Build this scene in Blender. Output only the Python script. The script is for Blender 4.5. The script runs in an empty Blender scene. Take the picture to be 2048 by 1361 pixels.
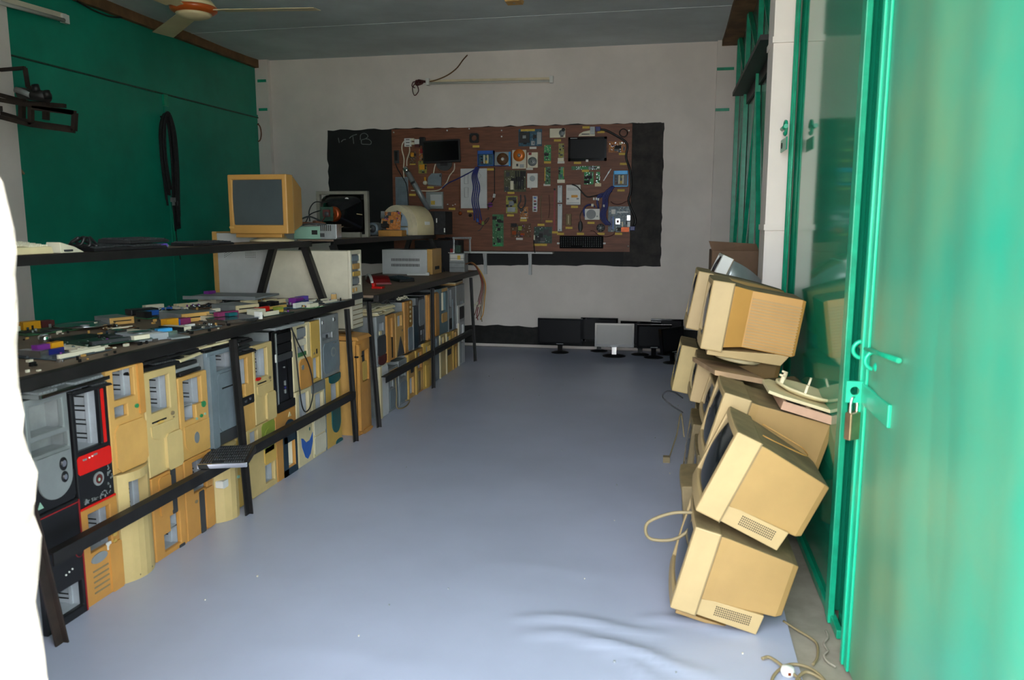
import bpy, bmesh, math, random
from mathutils import Vector, Matrix
from math import sin, cos, pi
R = math.radians
sc = bpy.context.scene
COL = sc.collection

# ------------------------------------------------------------ camera, sky, lights, exposure
F, CX, CY, EYE = 1570.0, 1024.0, 680.5, 1.32
PITCH = math.atan2(CY - 445, F)
YAW = math.atan2((1340 - CX) * cos(PITCH), F)
cam = bpy.data.cameras.new('camera')
co = bpy.data.objects.new('camera', cam); COL.objects.link(co)
co.location = (0, 0, EYE)
co.rotation_euler = (R(90) - PITCH, 0, YAW)
cam.sensor_width = 36; cam.lens = F / 2048 * 36; cam.clip_start = .02
cam.dof.use_dof = True; cam.dof.focus_distance = 5.5; cam.dof.aperture_fstop = 4.4
sc.camera = co

w = bpy.data.worlds.new('sky'); sc.world = w; w.use_nodes = True
bg = w.node_tree.nodes['Background']
bg.inputs[0].default_value = (.86, .93, 1, 1); bg.inputs[1].default_value = 8.5

def lamp(name, kind, loc, rot, energy, color=(1, 1, 1), **k):
    d = bpy.data.lights.new(name, kind); d.energy = energy; d.color = color
    for a, b in k.items(): setattr(d, a, b)
    o = bpy.data.objects.new(name, d); COL.objects.link(o)
    o.location = loc; o.rotation_euler = rot
    return o
# low sun behind the photographer, on the yard outside
lamp('sun', 'SUN', (2, -6, 8), (R(38), 0, R(62)), 22, (1, .93, .82), angle=.02)
# the flash of the camera, just above its lens
lamp('camera_flash', 'SPOT', (.015, -.02, EYE + .10), (R(90) - PITCH, 0, YAW), 71, (1, .97, .92), shadow_soft_size=.02, spot_size=R(105), spot_blend=.6)

vs = sc.view_settings
vs.view_transform = 'Standard'; vs.look = 'None'; vs.gamma = 1; vs.use_curve_mapping = False
vs.exposure = 0.06
try: sc.cycles.max_bounces = 8; sc.cycles.use_denoising = True
except Exception: pass

# ------------------------------------------------------------ pixel of the photograph -> point of the place
FW = Vector((-sin(YAW) * cos(PITCH), cos(YAW) * cos(PITCH), -sin(PITCH)))
RT = Vector((cos(YAW), sin(YAW), 0)); UP = RT.cross(FW)
def ray(x, y): return FW * F + RT * (x - CX) - UP * (y - CY)
def onz(x, y, z): d = ray(x, y); k = (z - EYE) / d.z; return Vector((d.x * k, d.y * k, z))
def ony(x, y, Y): d = ray(x, y); k = Y / d.y; return Vector((d.x * k, Y, EYE + d.z * k))
def onx(x, y, X): d = ray(x, y); k = X / d.x; return Vector((X, d.y * k, EYE + d.z * k))

# ------------------------------------------------------------ materials
def lin(h):
    out = []
    for i in (0, 2, 4):
        c = int(h[i:i + 2], 16) / 255
        out.append(c / 12.92 if c <= .04045 else ((c + .055) / 1.055) ** 2.4)
    return out
MATS = {}
def mat(name, hexc, rough=.5, metal=0, var=.18, scale=6, bump=0, spec=.5, coat=0, spot=None, stretch=None, lo=.38, hi=.66):
    m = bpy.data.materials.new(name); m.use_nodes = True
    nt = m.node_tree; b = nt.nodes['Principled BSDF']
    c = lin(hexc)
    tc = nt.nodes.new('ShaderNodeTexCoord'); mp = nt.nodes.new('ShaderNodeMapping')
    nt.links.new(tc.outputs['Object'], mp.inputs['Vector'])
    if stretch: mp.inputs['Scale'].default_value = stretch
    n = nt.nodes.new('ShaderNodeTexNoise'); n.inputs['Scale'].default_value = scale
    n.inputs['Detail'].default_value = 6; n.inputs['Roughness'].default_value = .6
    nt.links.new(mp.outputs[0], n.inputs['Vector'])
    cr = nt.nodes.new('ShaderNodeValToRGB'); nt.links.new(n.outputs['Fac'], cr.inputs[0])
    cr.color_ramp.elements[0].position = lo; cr.color_ramp.elements[1].position = hi
    a = lin(spot) if spot else [v * (1 - var) for v in c]
    cr.color_ramp.elements[0].color = (*a, 1)
    cr.color_ramp.elements[1].color = (*[min(1, v * (1 + var * .3)) for v in c], 1)
    nt.links.new(cr.outputs[0], b.inputs['Base Color'])
    b.inputs['Roughness'].default_value = rough; b.inputs['Metallic'].default_value = metal
    b.inputs['Specular IOR Level'].default_value = spec
    b.inputs['Coat Weight'].default_value = coat; b.inputs['Coat Roughness'].default_value = .06
    if bump:
        bp = nt.nodes.new('ShaderNodeBump'); bp.inputs['Strength'].default_value = bump; bp.inputs['Distance'].default_value = .01
        nt.links.new(n.outputs['Fac'], bp.inputs['Height']); nt.links.new(bp.outputs[0], b.inputs['Normal'])
    MATS[name] = m
    return m
for row in [
    ('plaster', 'e6ddd6', .85, 0, .1, 1.6, .15), ('plaster_white', '9a9791', .9, 0, .12, 9, .8), ('lintel_white', 'd8d4cc', .9),
    ('ceiling_paint', 'd2dcdf', .7, 0, .18, 1.2), ('timber', '7a5a3a', .8, 0, .4, 5, .2), ('concrete', '9c9486', .9, 0, .3, 5, .3),
    ('yard', 'b3a890', .95, 0, .2, 2), ('skirting_black', '232322', .8, 0, .5, 14, .3), ('vinyl', 'adb3c9', .33, 0, .1, 1.1, .05),
    ('green', '0f9278', .42, 0, .22, 1.3, .05), ('green_gloss', '148a6a', .07, 0, .12, 1.2, .02, 1.0), ('green_rod', '12a07a', .3, 0, .25, 12),
    ('green_pale', '16b08a', .3, 0, .1, 3), ('green_near', '2b9077', .36, 0, .2, .9, .03, .5, 0, '68936f'), ('grey_sheet', '7d8079', .16, 0, .15, 1.5, .05),  # green_near spot colour: patchy worn paint plus painted reflections of tan surroundings
    ('iron_black', '1c1a1a', .5, 0, .5, 14), ('iron_rust', '30231c', .7, 0, .5, 12), ('board_top', '806c5b', .55, 0, .3, 7),
    ('tan', 'cda05a', .48, 0, .15, 5), ('orange', 'c78f48', .45, 0, .15, 5), ('beige', 'cbb279', .5, 0, .15, 5),
    ('cream', 'd9caa0', .5, 0, .14, 5), ('yellow', 'd2ac58', .48, 0, .14, 5), ('crt_beige', 'aa8854', .5, 0, .12, 4), ('crt_tan', 'b88946', .5, 0, .1, 4),
    ('crt_light', 'b79d70', .5, 0, .1, 5), ('offwhite', 'd4cdb8', .5, 0, .12, 6), ('white', 'dfdfda', .45, 0, .06), ('white_metal', 'c9cbcb', .5, 0, .12, 5),
    ('black', '17171a', .4, 0, .3), ('black_gloss', '0c0c0f', .12, 0, .2), ('black_rough', '212123', .75, 0, .4, 40), ('navy', '14303f', .4, 0, .2),
    ('zinc', '9a9fa0', .42, .35, .2, 10), ('steel', 'a9afb5', .4, .1, .15, 14), ('dust_top', '8a7752', .85, 0, .35, 7), ('alu', 'cfd3d6', .24, .95, .15, 12), ('chrome', 'e8e8e8', .08, 1, .05),
    ('brass', 'b59a7a', .3, .9, .2, 20), ('silver', '9aa1a1', .34, .5, .15, 6), ('grey', '8a8f92', .5, 0, .15), ('greyblue', '7f8d96', .42, .2, .2, 8),
    ('teal_grey', '5f7d86', .45, .1, .15), ('dark', '0a0a0b', .6, 0, .2), ('dark_grey', '3b3d40', .5, 0, .2), ('red', 'd2170f', .4, 0, .1), ('crimson', '8e1a1e', .4, 0, .2),
    ('maroon', '54211f', .6, 0, .3), ('blue', '2a5fb4', .4, 0, .1), ('teal', '0e5a61', .4, 0, .15), ('olive', '8d9a3c', .5, 0, .2), ('green_key', '2f8a55', .4),
    ('green_chip', '2f9a58', .5, 0, .2, 30), ('pcb_green', '3e7a4e', .5, 0, .4, 40), ('pcb_dark', '24483a', .5, 0, .5, 40), ('pcb_old', '55573a', .55, 0, .4, 40), ('pcb_yellow', 'a09a40', .5, 0, .3, 40),
    ('pcb_orange', 'b97434', .55, 0, .5, 50), ('pcb_brown', '6a4526', .6, 0, .4, 40), ('pcb_blue', '2c5f78', .5, 0, .5, 40), ('pcb_grey', '5f6f77', .45, .2, .6, 45),
    ('purple', '7a2f8c', .45, 0, .1), ('port_orange', 'dd9a1c', .45, 0, .1), ('ivory', 'e2dcc4', .5, 0, .08), ('magenta', '8a2f5e', .5, 0, .2),
    ('label_yellow', 'd8b648', .6, 0, .15, 30), ('label_white', 'dcdad2', .6, 0, .1), ('cable_blue', '232a78', .4, 0, .3, 20), ('cable_brown', '7c4a2c', .6, 0, .4, 30),
    ('cable_tan', '8d7d5c', .6, 0, .15), ('copper', '96431a', .35, .6, .3, 30), ('disc_orange', 'd9772a', .3, .2, .1), ('blue_bright', '3f9fdc', .4, .2, .2), ('mint', '8fb8a4', .5, 0, .15),
    ('lcd_screen', '1a1b1e', .35, 0, .1, 6, 0, .15), ('key_black', '141416', .85, 0, .2, 6, 0, .1), ('crt_glass', '20262a', .1, 0, .1), ('chalk', '7b8080', .9, 0, .3, 60), ('wood', 'a5742f', .6, 0, .3, 9),
    ('printer_blue', 'aebfd2', .5, 0, .2, 8), ('pink_tan', 'c29a80', .6, 0, .2, 8), ('cardboard', '6f5540', .8, 0, .2), ('sheet_brown', 'a98a68', .7, 0, .25, 8), ('dust_brown', '8b7a5a', .85, 0, .25, 6),
    ('fan_cream', 'd8c79c', .4, 0, .1), ('fan_orange', 'b0521c', .3, 0, .1), ('tube_glass', 'cfcfc8', .25, 0, .05), ('violet', '6a54c0', .5), ('skin_light', 'e7d9b8', .5),
]: mat(*row)
mat('plywood', '7c4a33', .55, 0, .3, 5, stretch=(1, 1, 9))
mat('blackboard', '161718', .7, 0, .5, 3)
mat('blackboard_worn', '35312f', .75, 0, .6, 7, spot='1d1b1b')

# ------------------------------------------------------------ mesh helpers
class MB:
    def __init__(s): s.v = []; s.f = []; s.m = []; s.s = []
    def face(s, pts, m=0, sm=False):
        i = len(s.v); s.v += [tuple(p) for p in pts]; s.f.append(list(range(i, i + len(pts)))); s.m.append(m); s.s.append(sm)
    def idx(s, verts, faces, m=0, sm=False):
        i = len(s.v); s.v += [tuple(p) for p in verts]
        for f in faces: s.f.append([i + k for k in f]); s.m.append(m); s.s.append(sm)
        return s
    def box(s, x0, x1, y0, y1, z0, z1, m=0):
        return s.idx([(x0, y0, z0), (x1, y0, z0), (x1, y1, z0), (x0, y1, z0), (x0, y0, z1), (x1, y0, z1), (x1, y1, z1), (x0, y1, z1)],
              [(0, 3, 2, 1), (4, 5, 6, 7), (0, 1, 5, 4), (1, 2, 6, 5), (2, 3, 7, 6), (3, 0, 4, 7)], m)
    def hexa(s, a, b, m=0):            # two quads joined
        return s.idx(list(a) + list(b), [(3, 2, 1, 0), (4, 5, 6, 7), (0, 1, 5, 4), (1, 2, 6, 5), (2, 3, 7, 6), (3, 0, 4, 7)], m)
    def bar(s, p, q, wx, wy, m=0, up=(0, 0, 1)):
        p = Vector(p); q = Vector(q); d = (q - p).normalized(); u = Vector(up)
        if abs(d.dot(u)) > .98: u = Vector((0, 1, 0))
        a = d.cross(u).normalized() * wx / 2; b = d.cross(a).normalized() * wy / 2
        return s.hexa([p - a - b, p + a - b, p + a + b, p - a + b], [q - a - b, q + a - b, q + a + b, q - a + b], m)
    def loft(s, rings, m=0, caps=True, sm=False, closed=True):
        n = len(rings[0]); vs_ = [p for r in rings for p in r]; fs = []
        for i in range(len(rings) - 1):
            for j in range(n if closed else n - 1):
                k = (j + 1) % n
                fs.append((i * n + j, i * n + k, (i + 1) * n + k, (i + 1) * n + j))
        s.idx(vs_, fs, m, sm)
        if caps: s.face(rings[0][::-1], m); s.face(rings[-1], m)
        return s
    def tube(s, pts, r, n=8, m=0, caps=True, rs=None):
        pts = [Vector(p) for p in pts]; rings = []; a = None
        for i, p in enumerate(pts):
            d = (pts[min(i + 1, len(pts) - 1)] - pts[max(i - 1, 0)])
            d = d.normalized() if d.length > 1e-9 else Vector((0, 0, 1))
            if a is None:
                a = d.orthogonal().normalized()
            else:
                a = a - d * a.dot(d)
                a = a.normalized() if a.length > 1e-6 else d.orthogonal().normalized()
            b = d.cross(a); q = rs[i] if rs else r
            rings.append([p + (a * cos(2 * pi * k / n) + b * sin(2 * pi * k / n)) * q for k in range(n)])
        return s.loft(rings, m, caps, True)
    def cyl(s, p, q, r, r2=None, n=16, m=0): return s.tube([p, q], r, n, m, True, [r, r if r2 is None else r2])
    def lathe(s, prof, n=24, m=0, axis='z', c=(0, 0, 0)):
        rings = []
        for r, h in prof:
            ring = []
            for k in range(n):
                a = 2 * pi * k / n; x, y = r * cos(a), r * sin(a)
                p = {'z': (x, y, h), 'x': (h, x, y), 'y': (x, h, y)}[axis]
                ring.append((p[0] + c[0], p[1] + c[1], p[2] + c[2]))
            rings.append(ring)
        return s.loft(rings, m, True, True)
    def prism(s, poly, z0, z1, m=0):   # poly in xy
        return s.loft([[(x, y, z0) for x, y in poly], [(x, y, z1) for x, y in poly]], m)
    def panel(s, W, H, T, holes=(), bulge=0, m=0, nb=6, th=None):
        """upright panel facing +x: width along y, height along z, holes as fractions"""
        us = {0, 1}; vs_ = {0, 1}
        for a, b, c, d in holes: us |= {a, b}; vs_ |= {c, d}
        if bulge: us |= {k / nb for k in range(nb + 1)}
        us = sorted(us); vs_ = sorted(vs_)
        X = lambda u: bulge * (1 - (2 * u - 1) ** 2)
        def solid(i, j):
            if i < 0 or j < 0 or i >= len(us) - 1 or j >= len(vs_) - 1: return False
            u, v = (us[i] + us[i + 1]) / 2, (vs_[j] + vs_[j + 1]) / 2
            return not any(a < u < b and c < v < d for a, b, c, d in holes)
        for i in range(len(us) - 1):
            for j in range(len(vs_) - 1):
                if not solid(i, j): continue
                u0, u1, v0, v1 = us[i], us[i + 1], vs_[j], vs_[j + 1]
                y0, y1, z0, z1, a, b = u0 * W, u1 * W, v0 * H, v1 * H, X(u0), X(u1)
                s.face([(a, y0, z0), (b, y1, z0), (b, y1, z1), (a, y0, z1)], m)
                s.face([(-T, y0, z0), (-T, y0, z1), (-T, y1, z1), (-T, y1, z0)], m)
                if not solid(i - 1, j): s.face([(-T, y0, z0), (a, y0, z0), (a, y0, z1), (-T, y0, z1)], m)
                if not solid(i + 1, j): s.face([(-T, y1, z1), (b, y1, z1), (b, y1, z0), (-T, y1, z0)], m)
                if not solid(i, j - 1): s.face([(-T, y0, z0), (-T, y1, z0), (b, y1, z0), (a, y0, z0)], m)
                if not solid(i, j + 1): s.face([(a, y0, z1), (b, y1, z1), (-T, y1, z1), (-T, y0, z1)], m)
        return s
    def tr(s, M, start=0):
        for i in range(start, len(s.v)): s.v[i] = tuple(M @ Vector(s.v[i]))
        return s
    def build(s, name, mats, parent=None, bev=0, loc=None, rot=None):
        me = bpy.data.meshes.new(name); me.from_pydata(s.v, [], s.f)
        if isinstance(mats, str): mats = [mats]
        for x in mats: me.materials.append(MATS[x])
        me.polygons.foreach_set('material_index', s.m); me.polygons.foreach_set('use_smooth', s.s)
        bm = bmesh.new(); bm.from_mesh(me); bmesh.ops.remove_doubles(bm, verts=bm.verts, dist=1e-5)
        bmesh.ops.recalc_face_normals(bm, faces=bm.faces); bm.to_mesh(me); bm.free()
        o = bpy.data.objects.new(name, me); COL.objects.link(o)
        if parent: o.parent = parent
        if loc: o.location = loc
        if rot: o.rotation_euler = rot
        if bev:
            b = o.modifiers.new('bevel', 'BEVEL'); b.width = bev; b.segments = 2; b.limit_method = 'ANGLE'; b.angle_limit = R(40)
        return o
def box(name, m, parent, x0, x1, y0, y1, z0, z1, bev=0): return MB().box(x0, x1, y0, y1, z0, z1).build(name, m, parent, bev)
def tag(o, label, cat, group=None):
    o['label'] = label; o['category'] = cat
    if group: o['group'] = group
    return o
def thing(name, label, cat, loc=(0, 0, 0), rot=(0, 0, 0), group=None):
    o = bpy.data.objects.new(name, None); COL.objects.link(o); o.empty_display_size = .05
    o.location = loc; o.rotation_euler = rot
    return tag(o, label, cat, group)
def struct(o): o['kind'] = 'structure'; return o
def curve(pts, n=6):                   # Catmull-Rom through points
    p = [Vector(q) for q in pts]; p = [p[0] * 2 - p[1]] + p + [p[-1] * 2 - p[-2]]; out = []
    for i in range(1, len(p) - 2):
        a, b, c, d = p[i - 1:i + 3]
        for k in range(n):
            t = k / n
            out.append(.5 * (2 * b + (c - a) * t + (2 * a - 5 * b + 4 * c - d) * t * t + (3 * b - a - 3 * c + d) * t ** 3))
    return out + [p[-2]]
def ell(cx, cy, rx, ry, n=20, a0=0, a1=2 * pi): return [(cx + rx * cos(a0 + (a1 - a0) * k / n), cy + ry * sin(a0 + (a1 - a0) * k / n)) for k in range(n + (1 if a1 - a0 < 6.2 else 0))]

# ------------------------------------------------------------ the room
XL, XR, YB, YF, ZC = -4.46, .58, 8.15, 1.0, 3.05
struct(box('floor', 'concrete', None, -4.7, 1.4, .6, 8.4, -.1, -.004))
struct(box('floor_yard', 'yard', None, -9, 9, -14, .6, -.16, -.06))
# blue vinyl sheet with creases
def sheet():
    b = MB(); rnd = random.Random(3)
    folds = [((1035, 1240), (1330, 1262), .012, .02), ((1060, 1272), (1300, 1300), .010, .025), ((1150, 1288), (1420, 1340), .013, .022), ((1280, 1240), (1500, 1262), .009, .02),
             ((1200, 1310), (1330, 1361), .010, .02), ((950, 1130), (1250, 1150), .002, .05), ((500, 1300), (900, 1330), .0025, .06), ((1290, 760), (1345, 905), .004, .03), ((1250, 745), (1330, 860), .003, .03)]
    fs = [(onz(*a, 0).xy, onz(*c, 0).xy, h, wd) for a, c, h, wd in folds]
    xs = [-3.2 + i * .16 for i in range(8)] + [-1.92 + i * .026 for i in range(92)]; xs = [x for x in xs if x < .40] + [.41]
    ys = [1.15 + i * .026 for i in range(70)] + [3 + i * .08 for i in range(65)]; ys = [y for y in ys if y < 8.10] + [8.12]
    def h(x, y):
        z = .0015 + .0012 * sin(x * 5 + y * 1.7) * sin(y * 3.1 - x)
        for a, c, hh, wd in fs:
            d = c - a; t = max(0, min(1, (Vector((x, y)) - a).dot(d) / d.length_squared)); q = (a + d * t)
            q = q + Vector((0, .03 * sin(t * 5)))
            e = (Vector((x, y)) - q).length
            z += hh * math.exp(-(e / wd) ** 2) * (.35 + .65 * sin(pi * min(1, max(0, t))))
        return max(0, z)
    vs_ = []
    for j, y in enumerate(ys):
        for i, x in enumerate(xs):
            xx = x + (.012 * sin(y * 2.1) + .02) * (i == len(xs) - 1)
            vs_.append((xx, y, h(x, y)))
    n = len(xs); fcs = [(j * n + i, j * n + i + 1, (j + 1) * n + i + 1, (j + 1) * n + i) for j in range(len(ys) - 1) for i in range(n - 1)]
    b.idx(vs_, fcs, 0, True)
    o = b.build('floor_sheet', 'vinyl'); tag(o, 'blue grey vinyl sheet covering the floor between shelves and monitors', 'floor covering')
    o['kind'] = 'structure'
sheet()

b = MB().box(-4.7, 1.0, YB, YB + .2, 0, ZC + .1)
struct(b.build('wall_back', 'plaster'))
struct(box('wall_left', 'plaster', None, XL - .25, XL - .03, .8, YB, 0, ZC + .1))
b = MB(); b.box(XL - .03, XL + .10, 4.28, 4.72, 0, ZC); b.box(XL - .03, XL + .05, .9, 4.28, 0, ZC)
struct(b.build('wall_left_pillar', 'plaster'))
struct(box('wall_right', 'plaster', None, XR + .06, XR + .3, .8, YB, 0, ZC + .1))
# ceiling boards, slightly sagging, with seams
cb = MB(); ys = [.8, 2.0, 3.22, 4.44, 5.66, 6.88, 8.2]
for i in range(6):
    n = 10; ring = lambda z0: [[(-4.7 + 5.7 * k / n, y, z0 + ZC - .022 * sin(pi * (y - ys[i]) / (ys[i + 1] - ys[i])) * (.6 + .4 * sin(k * 1.7 + i))) for k in range(n + 1)] for y in [ys[i] + .004 + (ys[i + 1] - ys[i] - .008) * q / 4 for q in range(5)]]
    r = ring(0)
    cb.loft(r, 0, False, True, False)
cb.box(-4.7, 1.0, .8, 8.3, ZC + .02, ZC + .12)
struct(cb.build('ceiling', 'ceiling_paint'))
b = MB()
for y in ys[1:-1]: b.box(-4.6, .7, y - .012, y + .012, ZC - .003, ZC + .004)
struct(b.build('trim_1', 'ceiling_paint'))
struct(box('trim_2', 'timber', None, XL - .02, XL + .07, 4.7, YB, ZC - .085, ZC + .01))
struct(box('trim_3', 'timber', None, .44, .62, 3.0, YB - .01, ZC - .06, ZC + .02))
# skirting on the back wall
b = MB(); n = 40; top = [(-2.6 + 3.0 * k / n, .225 + .006 * sin(k * 1.9) + .005 * sin(k * .7)) for k in range(n + 1)]
b.loft([[(x, YB - .006, z) for x, z in top] + [(top[-1][0], YB - .006, .03), (top[0][0], YB - .006, .03)], [(x, YB, z) for x, z in top] + [(top[-1][0], YB, .03), (top[0][0], YB, .03)]])
struct(b.build('baseboard_back', 'skirting_black'))
# pilaster strips at the two back corners
struct(box('trim_11', 'plaster', None, .40, XR + .08, YB - .06, YB + .01, 0, ZC))
struct(box('trim_12', 'plaster', None, XL - .03, XL + .17, YB - .06, YB + .01, 0, ZC))
# front wall around the doorway, with its rough white jamb
b = MB(); rnd = random.Random(5)
nz = 90; zs = [3.1 * k / nz for k in range(nz + 1)]
rag = [.012 * rnd.uniform(-1, 1) + .012 * sin(k * .55) + .009 * sin(k * .23 + 1) for k in range(nz + 1)]
rag = [rag[k] + .016 * min(1, max(0, (.87 - zs[k]) / .28)) - .003 * (.87 < zs[k] < 1.3) for k in range(nz + 1)]
rag = [(rag[max(0, k - 1)] + rag[k] * 2 + rag[min(nz, k + 1)]) / 4 for k in range(nz + 1)]
ys_ = [.74, .80, .9, .955, .985, 1.0]
rows = []
for k, z in enumerate(zs):
    row = []
    for j, y in enumerate(ys_):
        e = rag[k] * (j >= 3) * (1 if j > 3 else .4)
        row.append((-.952 + .006 * rnd.uniform(-1, 1) * (j > 0) - (.02 if j == 5 else 0), y + e + (.012 if j == 5 else 0), z))
    row.append((-1.05, 1.016 + rag[k], z)); row.append((-4.6, 1.03, z)); row.append((-4.6, .74, z))
    rows.append(row)
b.loft(rows, 0, True, False)
struct(b.build('wall_front', 'plaster_white'))
struct(box('wall_front_lintel', 'lintel_white', None, -.96, 1.0, .74, 1.0, 2.75, ZC + .1))
b = MB().box(-.9485, -.9440, .70, .968, 0, .60).box(-2.2, -.948, .725, .738, 0, 2.2)
struct(b.build('door_5', 'green'))

# left green metal door: two leaves and a transom sheet
YA, YM, YE, ZS = 4.72, 6.46, 8.09, 2.46
X0 = XL
struct(box('door_1', 'green', None, X0, X0 + .03, YA, YM - .006, 0, ZS - .012, .004))
struct(box('door_2', 'green', None, X0, X0 + .03, YM + .006, YE, 0, ZS - .012, .004))
struct(box('wall_left_transom', 'green', None, X0, X0 + .024, YA, YE, ZS + .006, ZC - .08, .004))
b = MB().box(X0 + .03, X0 + .042, YM - .02, YM + .03, .1, ZS - .02)
b.box(X0 + .024, X0 + .034, YA, YE, ZS - .012, ZS + .014)
struct(b.build('trim_4', 'green'))
struct(box('trim_seam_shadow', 'pcb_dark', None, X0 + .028, X0 + .040, YA, YE, ZS - .022, ZS - .010))  # dark strip painting the shadow line below the transom seam
b = MB().box(X0 + .03, X0 + .05, YM - .03, YM + .03, ZS - .12, ZS - .02); b.cyl((X0 + .045, YM, 1.15), (X0 + .045, YM, 1.42), .008)
struct(b.build('trim_5', 'green_rod'))

# right side: pillar, glossy folding door leaf, near leaf, and the far braced frame
PX = ony(1537, 300, 4.10).x
b = MB().box(PX, .68, 4.10, 4.32, 0, ZC).box(.60, .68, 4.32, 4.90, 0, ZC)
struct(b.build('wall_right_pillar', 'plaster'))
b = MB()
for yy_ in (80, 455):
    z_ = ony(1555, yy_, 4.1).z; b.box(PX - .006, .572, 4.088, 4.325, z_ - .014, z_ + .014)
struct(b.build('trim_6', 'plaster'))
struct(box('door_3', 'green_gloss', None, .575, .60, 2.66, 4.06, .02, ZC, 0))
b = MB().box(.552, .572, 2.60, 2.635, .0, ZC).box(.556, .575, 2.645, 2.675, .0, ZC).box(.56, .58, 2.5, 4.06, 0, .03)
b.box(.563, .585, 2.668, 2.69, 0, ZC)
struct(b.build('trim_7', 'green_rod', None, .003))
struct(box('wall_right_sheet', 'green_gloss', None, .585, .60, 2.36, 2.60, 0, ZC))
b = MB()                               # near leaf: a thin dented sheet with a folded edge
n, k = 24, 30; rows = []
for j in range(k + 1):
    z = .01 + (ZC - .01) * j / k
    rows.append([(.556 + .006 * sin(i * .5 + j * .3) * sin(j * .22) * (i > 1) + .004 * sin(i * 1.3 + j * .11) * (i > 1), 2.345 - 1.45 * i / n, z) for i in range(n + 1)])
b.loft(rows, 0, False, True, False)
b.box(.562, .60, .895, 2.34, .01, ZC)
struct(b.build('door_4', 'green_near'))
b = MB().box(.542, .60, 2.338, 2.362, .005, ZC).box(.548, .556, 2.300, 2.338, .005, ZC)
struct(b.build('trim_8', 'green_pale', None, .002))
# far braced frame
struct(box('wall_right_far_sheet', 'grey_sheet', None, .605, .62, 4.9, 8.09, 0, ZC))  # grey base colour paints in the wall's reflection on gloss paint
b = MB()
for y, wd in ((7.85, .05), (6.95, .08), (6.0, .035), (5.25, .09), (4.95, .04)):
    b.box(.565, .60, y - wd / 2, y + wd / 2, 0, ZC)
for y0, z0, y1, z1 in ((6.0, 2.25, 6.9, .6), (6.0, 2.25, 5.3, .6), (6.0, 2.45, 6.9, 3.0), (6.0, 3.0, 5.3, 2.45), (7.0, 2.45, 7.8, 3.0), (7.0, 2.3, 7.8, .5), (5.25, 2.4, 5.05, 3.0), (5.6, 3.0, 5.25, 2.4)):
    b.bar((.585, y0, z0), (.585, y1, z1), .03, .02)
b.box(.57, .60, 4.92, 8.08, 1.0, 1.02)
struct(b.build('window_1', 'green_rod'))
b = MB().box(.48, .60, 4.92, 7.0, 2.36, 2.39).box(.585, .6, 4.92, 7.0, 2.28, 2.36)
struct(b.build('trim_9', 'iron_black'))
b = MB()
for z, l in ((2.78, .16), (2.40, .13)): b.box(.40, .40 + l, YB - .066, YB - .058, z - .015, z + .012)
for z, l in ((2.83, .1), (2.53, .1)): b.box(XL + .05, XL + .05 + l, YB - .066, YB - .058, z - .015, z + .014)
struct(b.build('trim_10', 'green_rod'))

# ------------------------------------------------------------ iron racks
def rack(label, XF_, Y0, Y1, shelf, legs, struts):
    t = thing('storage_rack', label, 'rack', (0, 0, 0), group='iron racks along the left wall')
    zt, xb = .845, XF_ - .80
    box('table_top', 'board_top', t, xb, XF_ - .035, Y0, Y1 - .03, zt - .016, zt)
    b = MB().box(XF_ - .035, XF_, Y0, Y1, zt - .042, zt + .001).box(XF_ - .035, XF_ - .03, Y0, Y1, zt - .042, zt)
    b.build('front_rail', 'iron_black', t, .002)
    box('back_rail', 'iron_black', t, xb - .03, xb, Y0, Y1 - .03, zt - .05, zt)
    for yf, yt, dx in legs:
        for s in (1, -1):
            xt, xf = (XF_ + .022, XF_ + dx) if s > 0 else (xb - .035, xb - .10)
            if yf == 4.69 and s > 0: xt, yt = -1.935, 4.852
            y_ = yf if s > 0 else yt
            b = MB(); b.bar((xt, yt, zt - .043), (xf, y_, .0), .034, .006, up=(1, 0, 0)); b.bar((xt + .004 * s, yt + .015, zt - .043), (xf + .004 * s, y_ + .015, 0), .006, .03, up=(1, 0, 0))
            b.build('leg', 'iron_black' if yf > 2.5 else 'iron_rust', t)
    for s in (1, -1):
        x = XF_ + (.075 if Y0 < 3 else .035) if s > 0 else xb - .085
        b = MB().box(x, x + .006, max(Y0, legs[0][0]) + .0, legs[-1][0] + .05, .262, .305).box(x - .03, x, max(Y0, legs[0][0]) + .0, legs[-1][0] + .05, .299, .305)
        b.build('lower_rail', 'iron_black', t)
    y0, y1, x0, x1, z = shelf
    box('upper_shelf', 'board_top', t, x0 + .005, x1 - .005, y0, y1, z - .012, z)
    b = MB().box(x1 - .005, x1, y0, y1, z - .035, z + .001).box(x0, x0 + .005, y0, y1, z - .035, z + .001).box(x0, x1, y1 - .005, y1, z - .035, z)
    b.build('shelf_frame', 'iron_black', t)
    for y in struts:
        for xa, xb2 in ((x1 - .03, x1 + .08), (x0 + .03, x0 - .08)):
            MB().bar((xa, y, z - .036), (xb2, y, zt), .04, .04, up=(0, 1, 0)).build('shelf_strut', 'iron_black', t)
    return t
rack('black iron rack nearest the doorway with circuit boards spread on its table', -1.925, 1.90, 4.62, (1.9, 4.60, -2.46, -2.19, 1.205), ((1.985, 1.91, .075), (3.12, 3.15, .075), (4.35, 4.42, .085)), (2.0, 4.56))
rack('black iron rack at the far end by the display board', -1.86, 4.86, 7.70, (4.98, 7.34, -2.48, -2.21, 1.205), ((4.69, 4.92, .04), (5.93, 5.96, .03), (7.2, 7.2, .06)), (5.02, 7.28))

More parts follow.
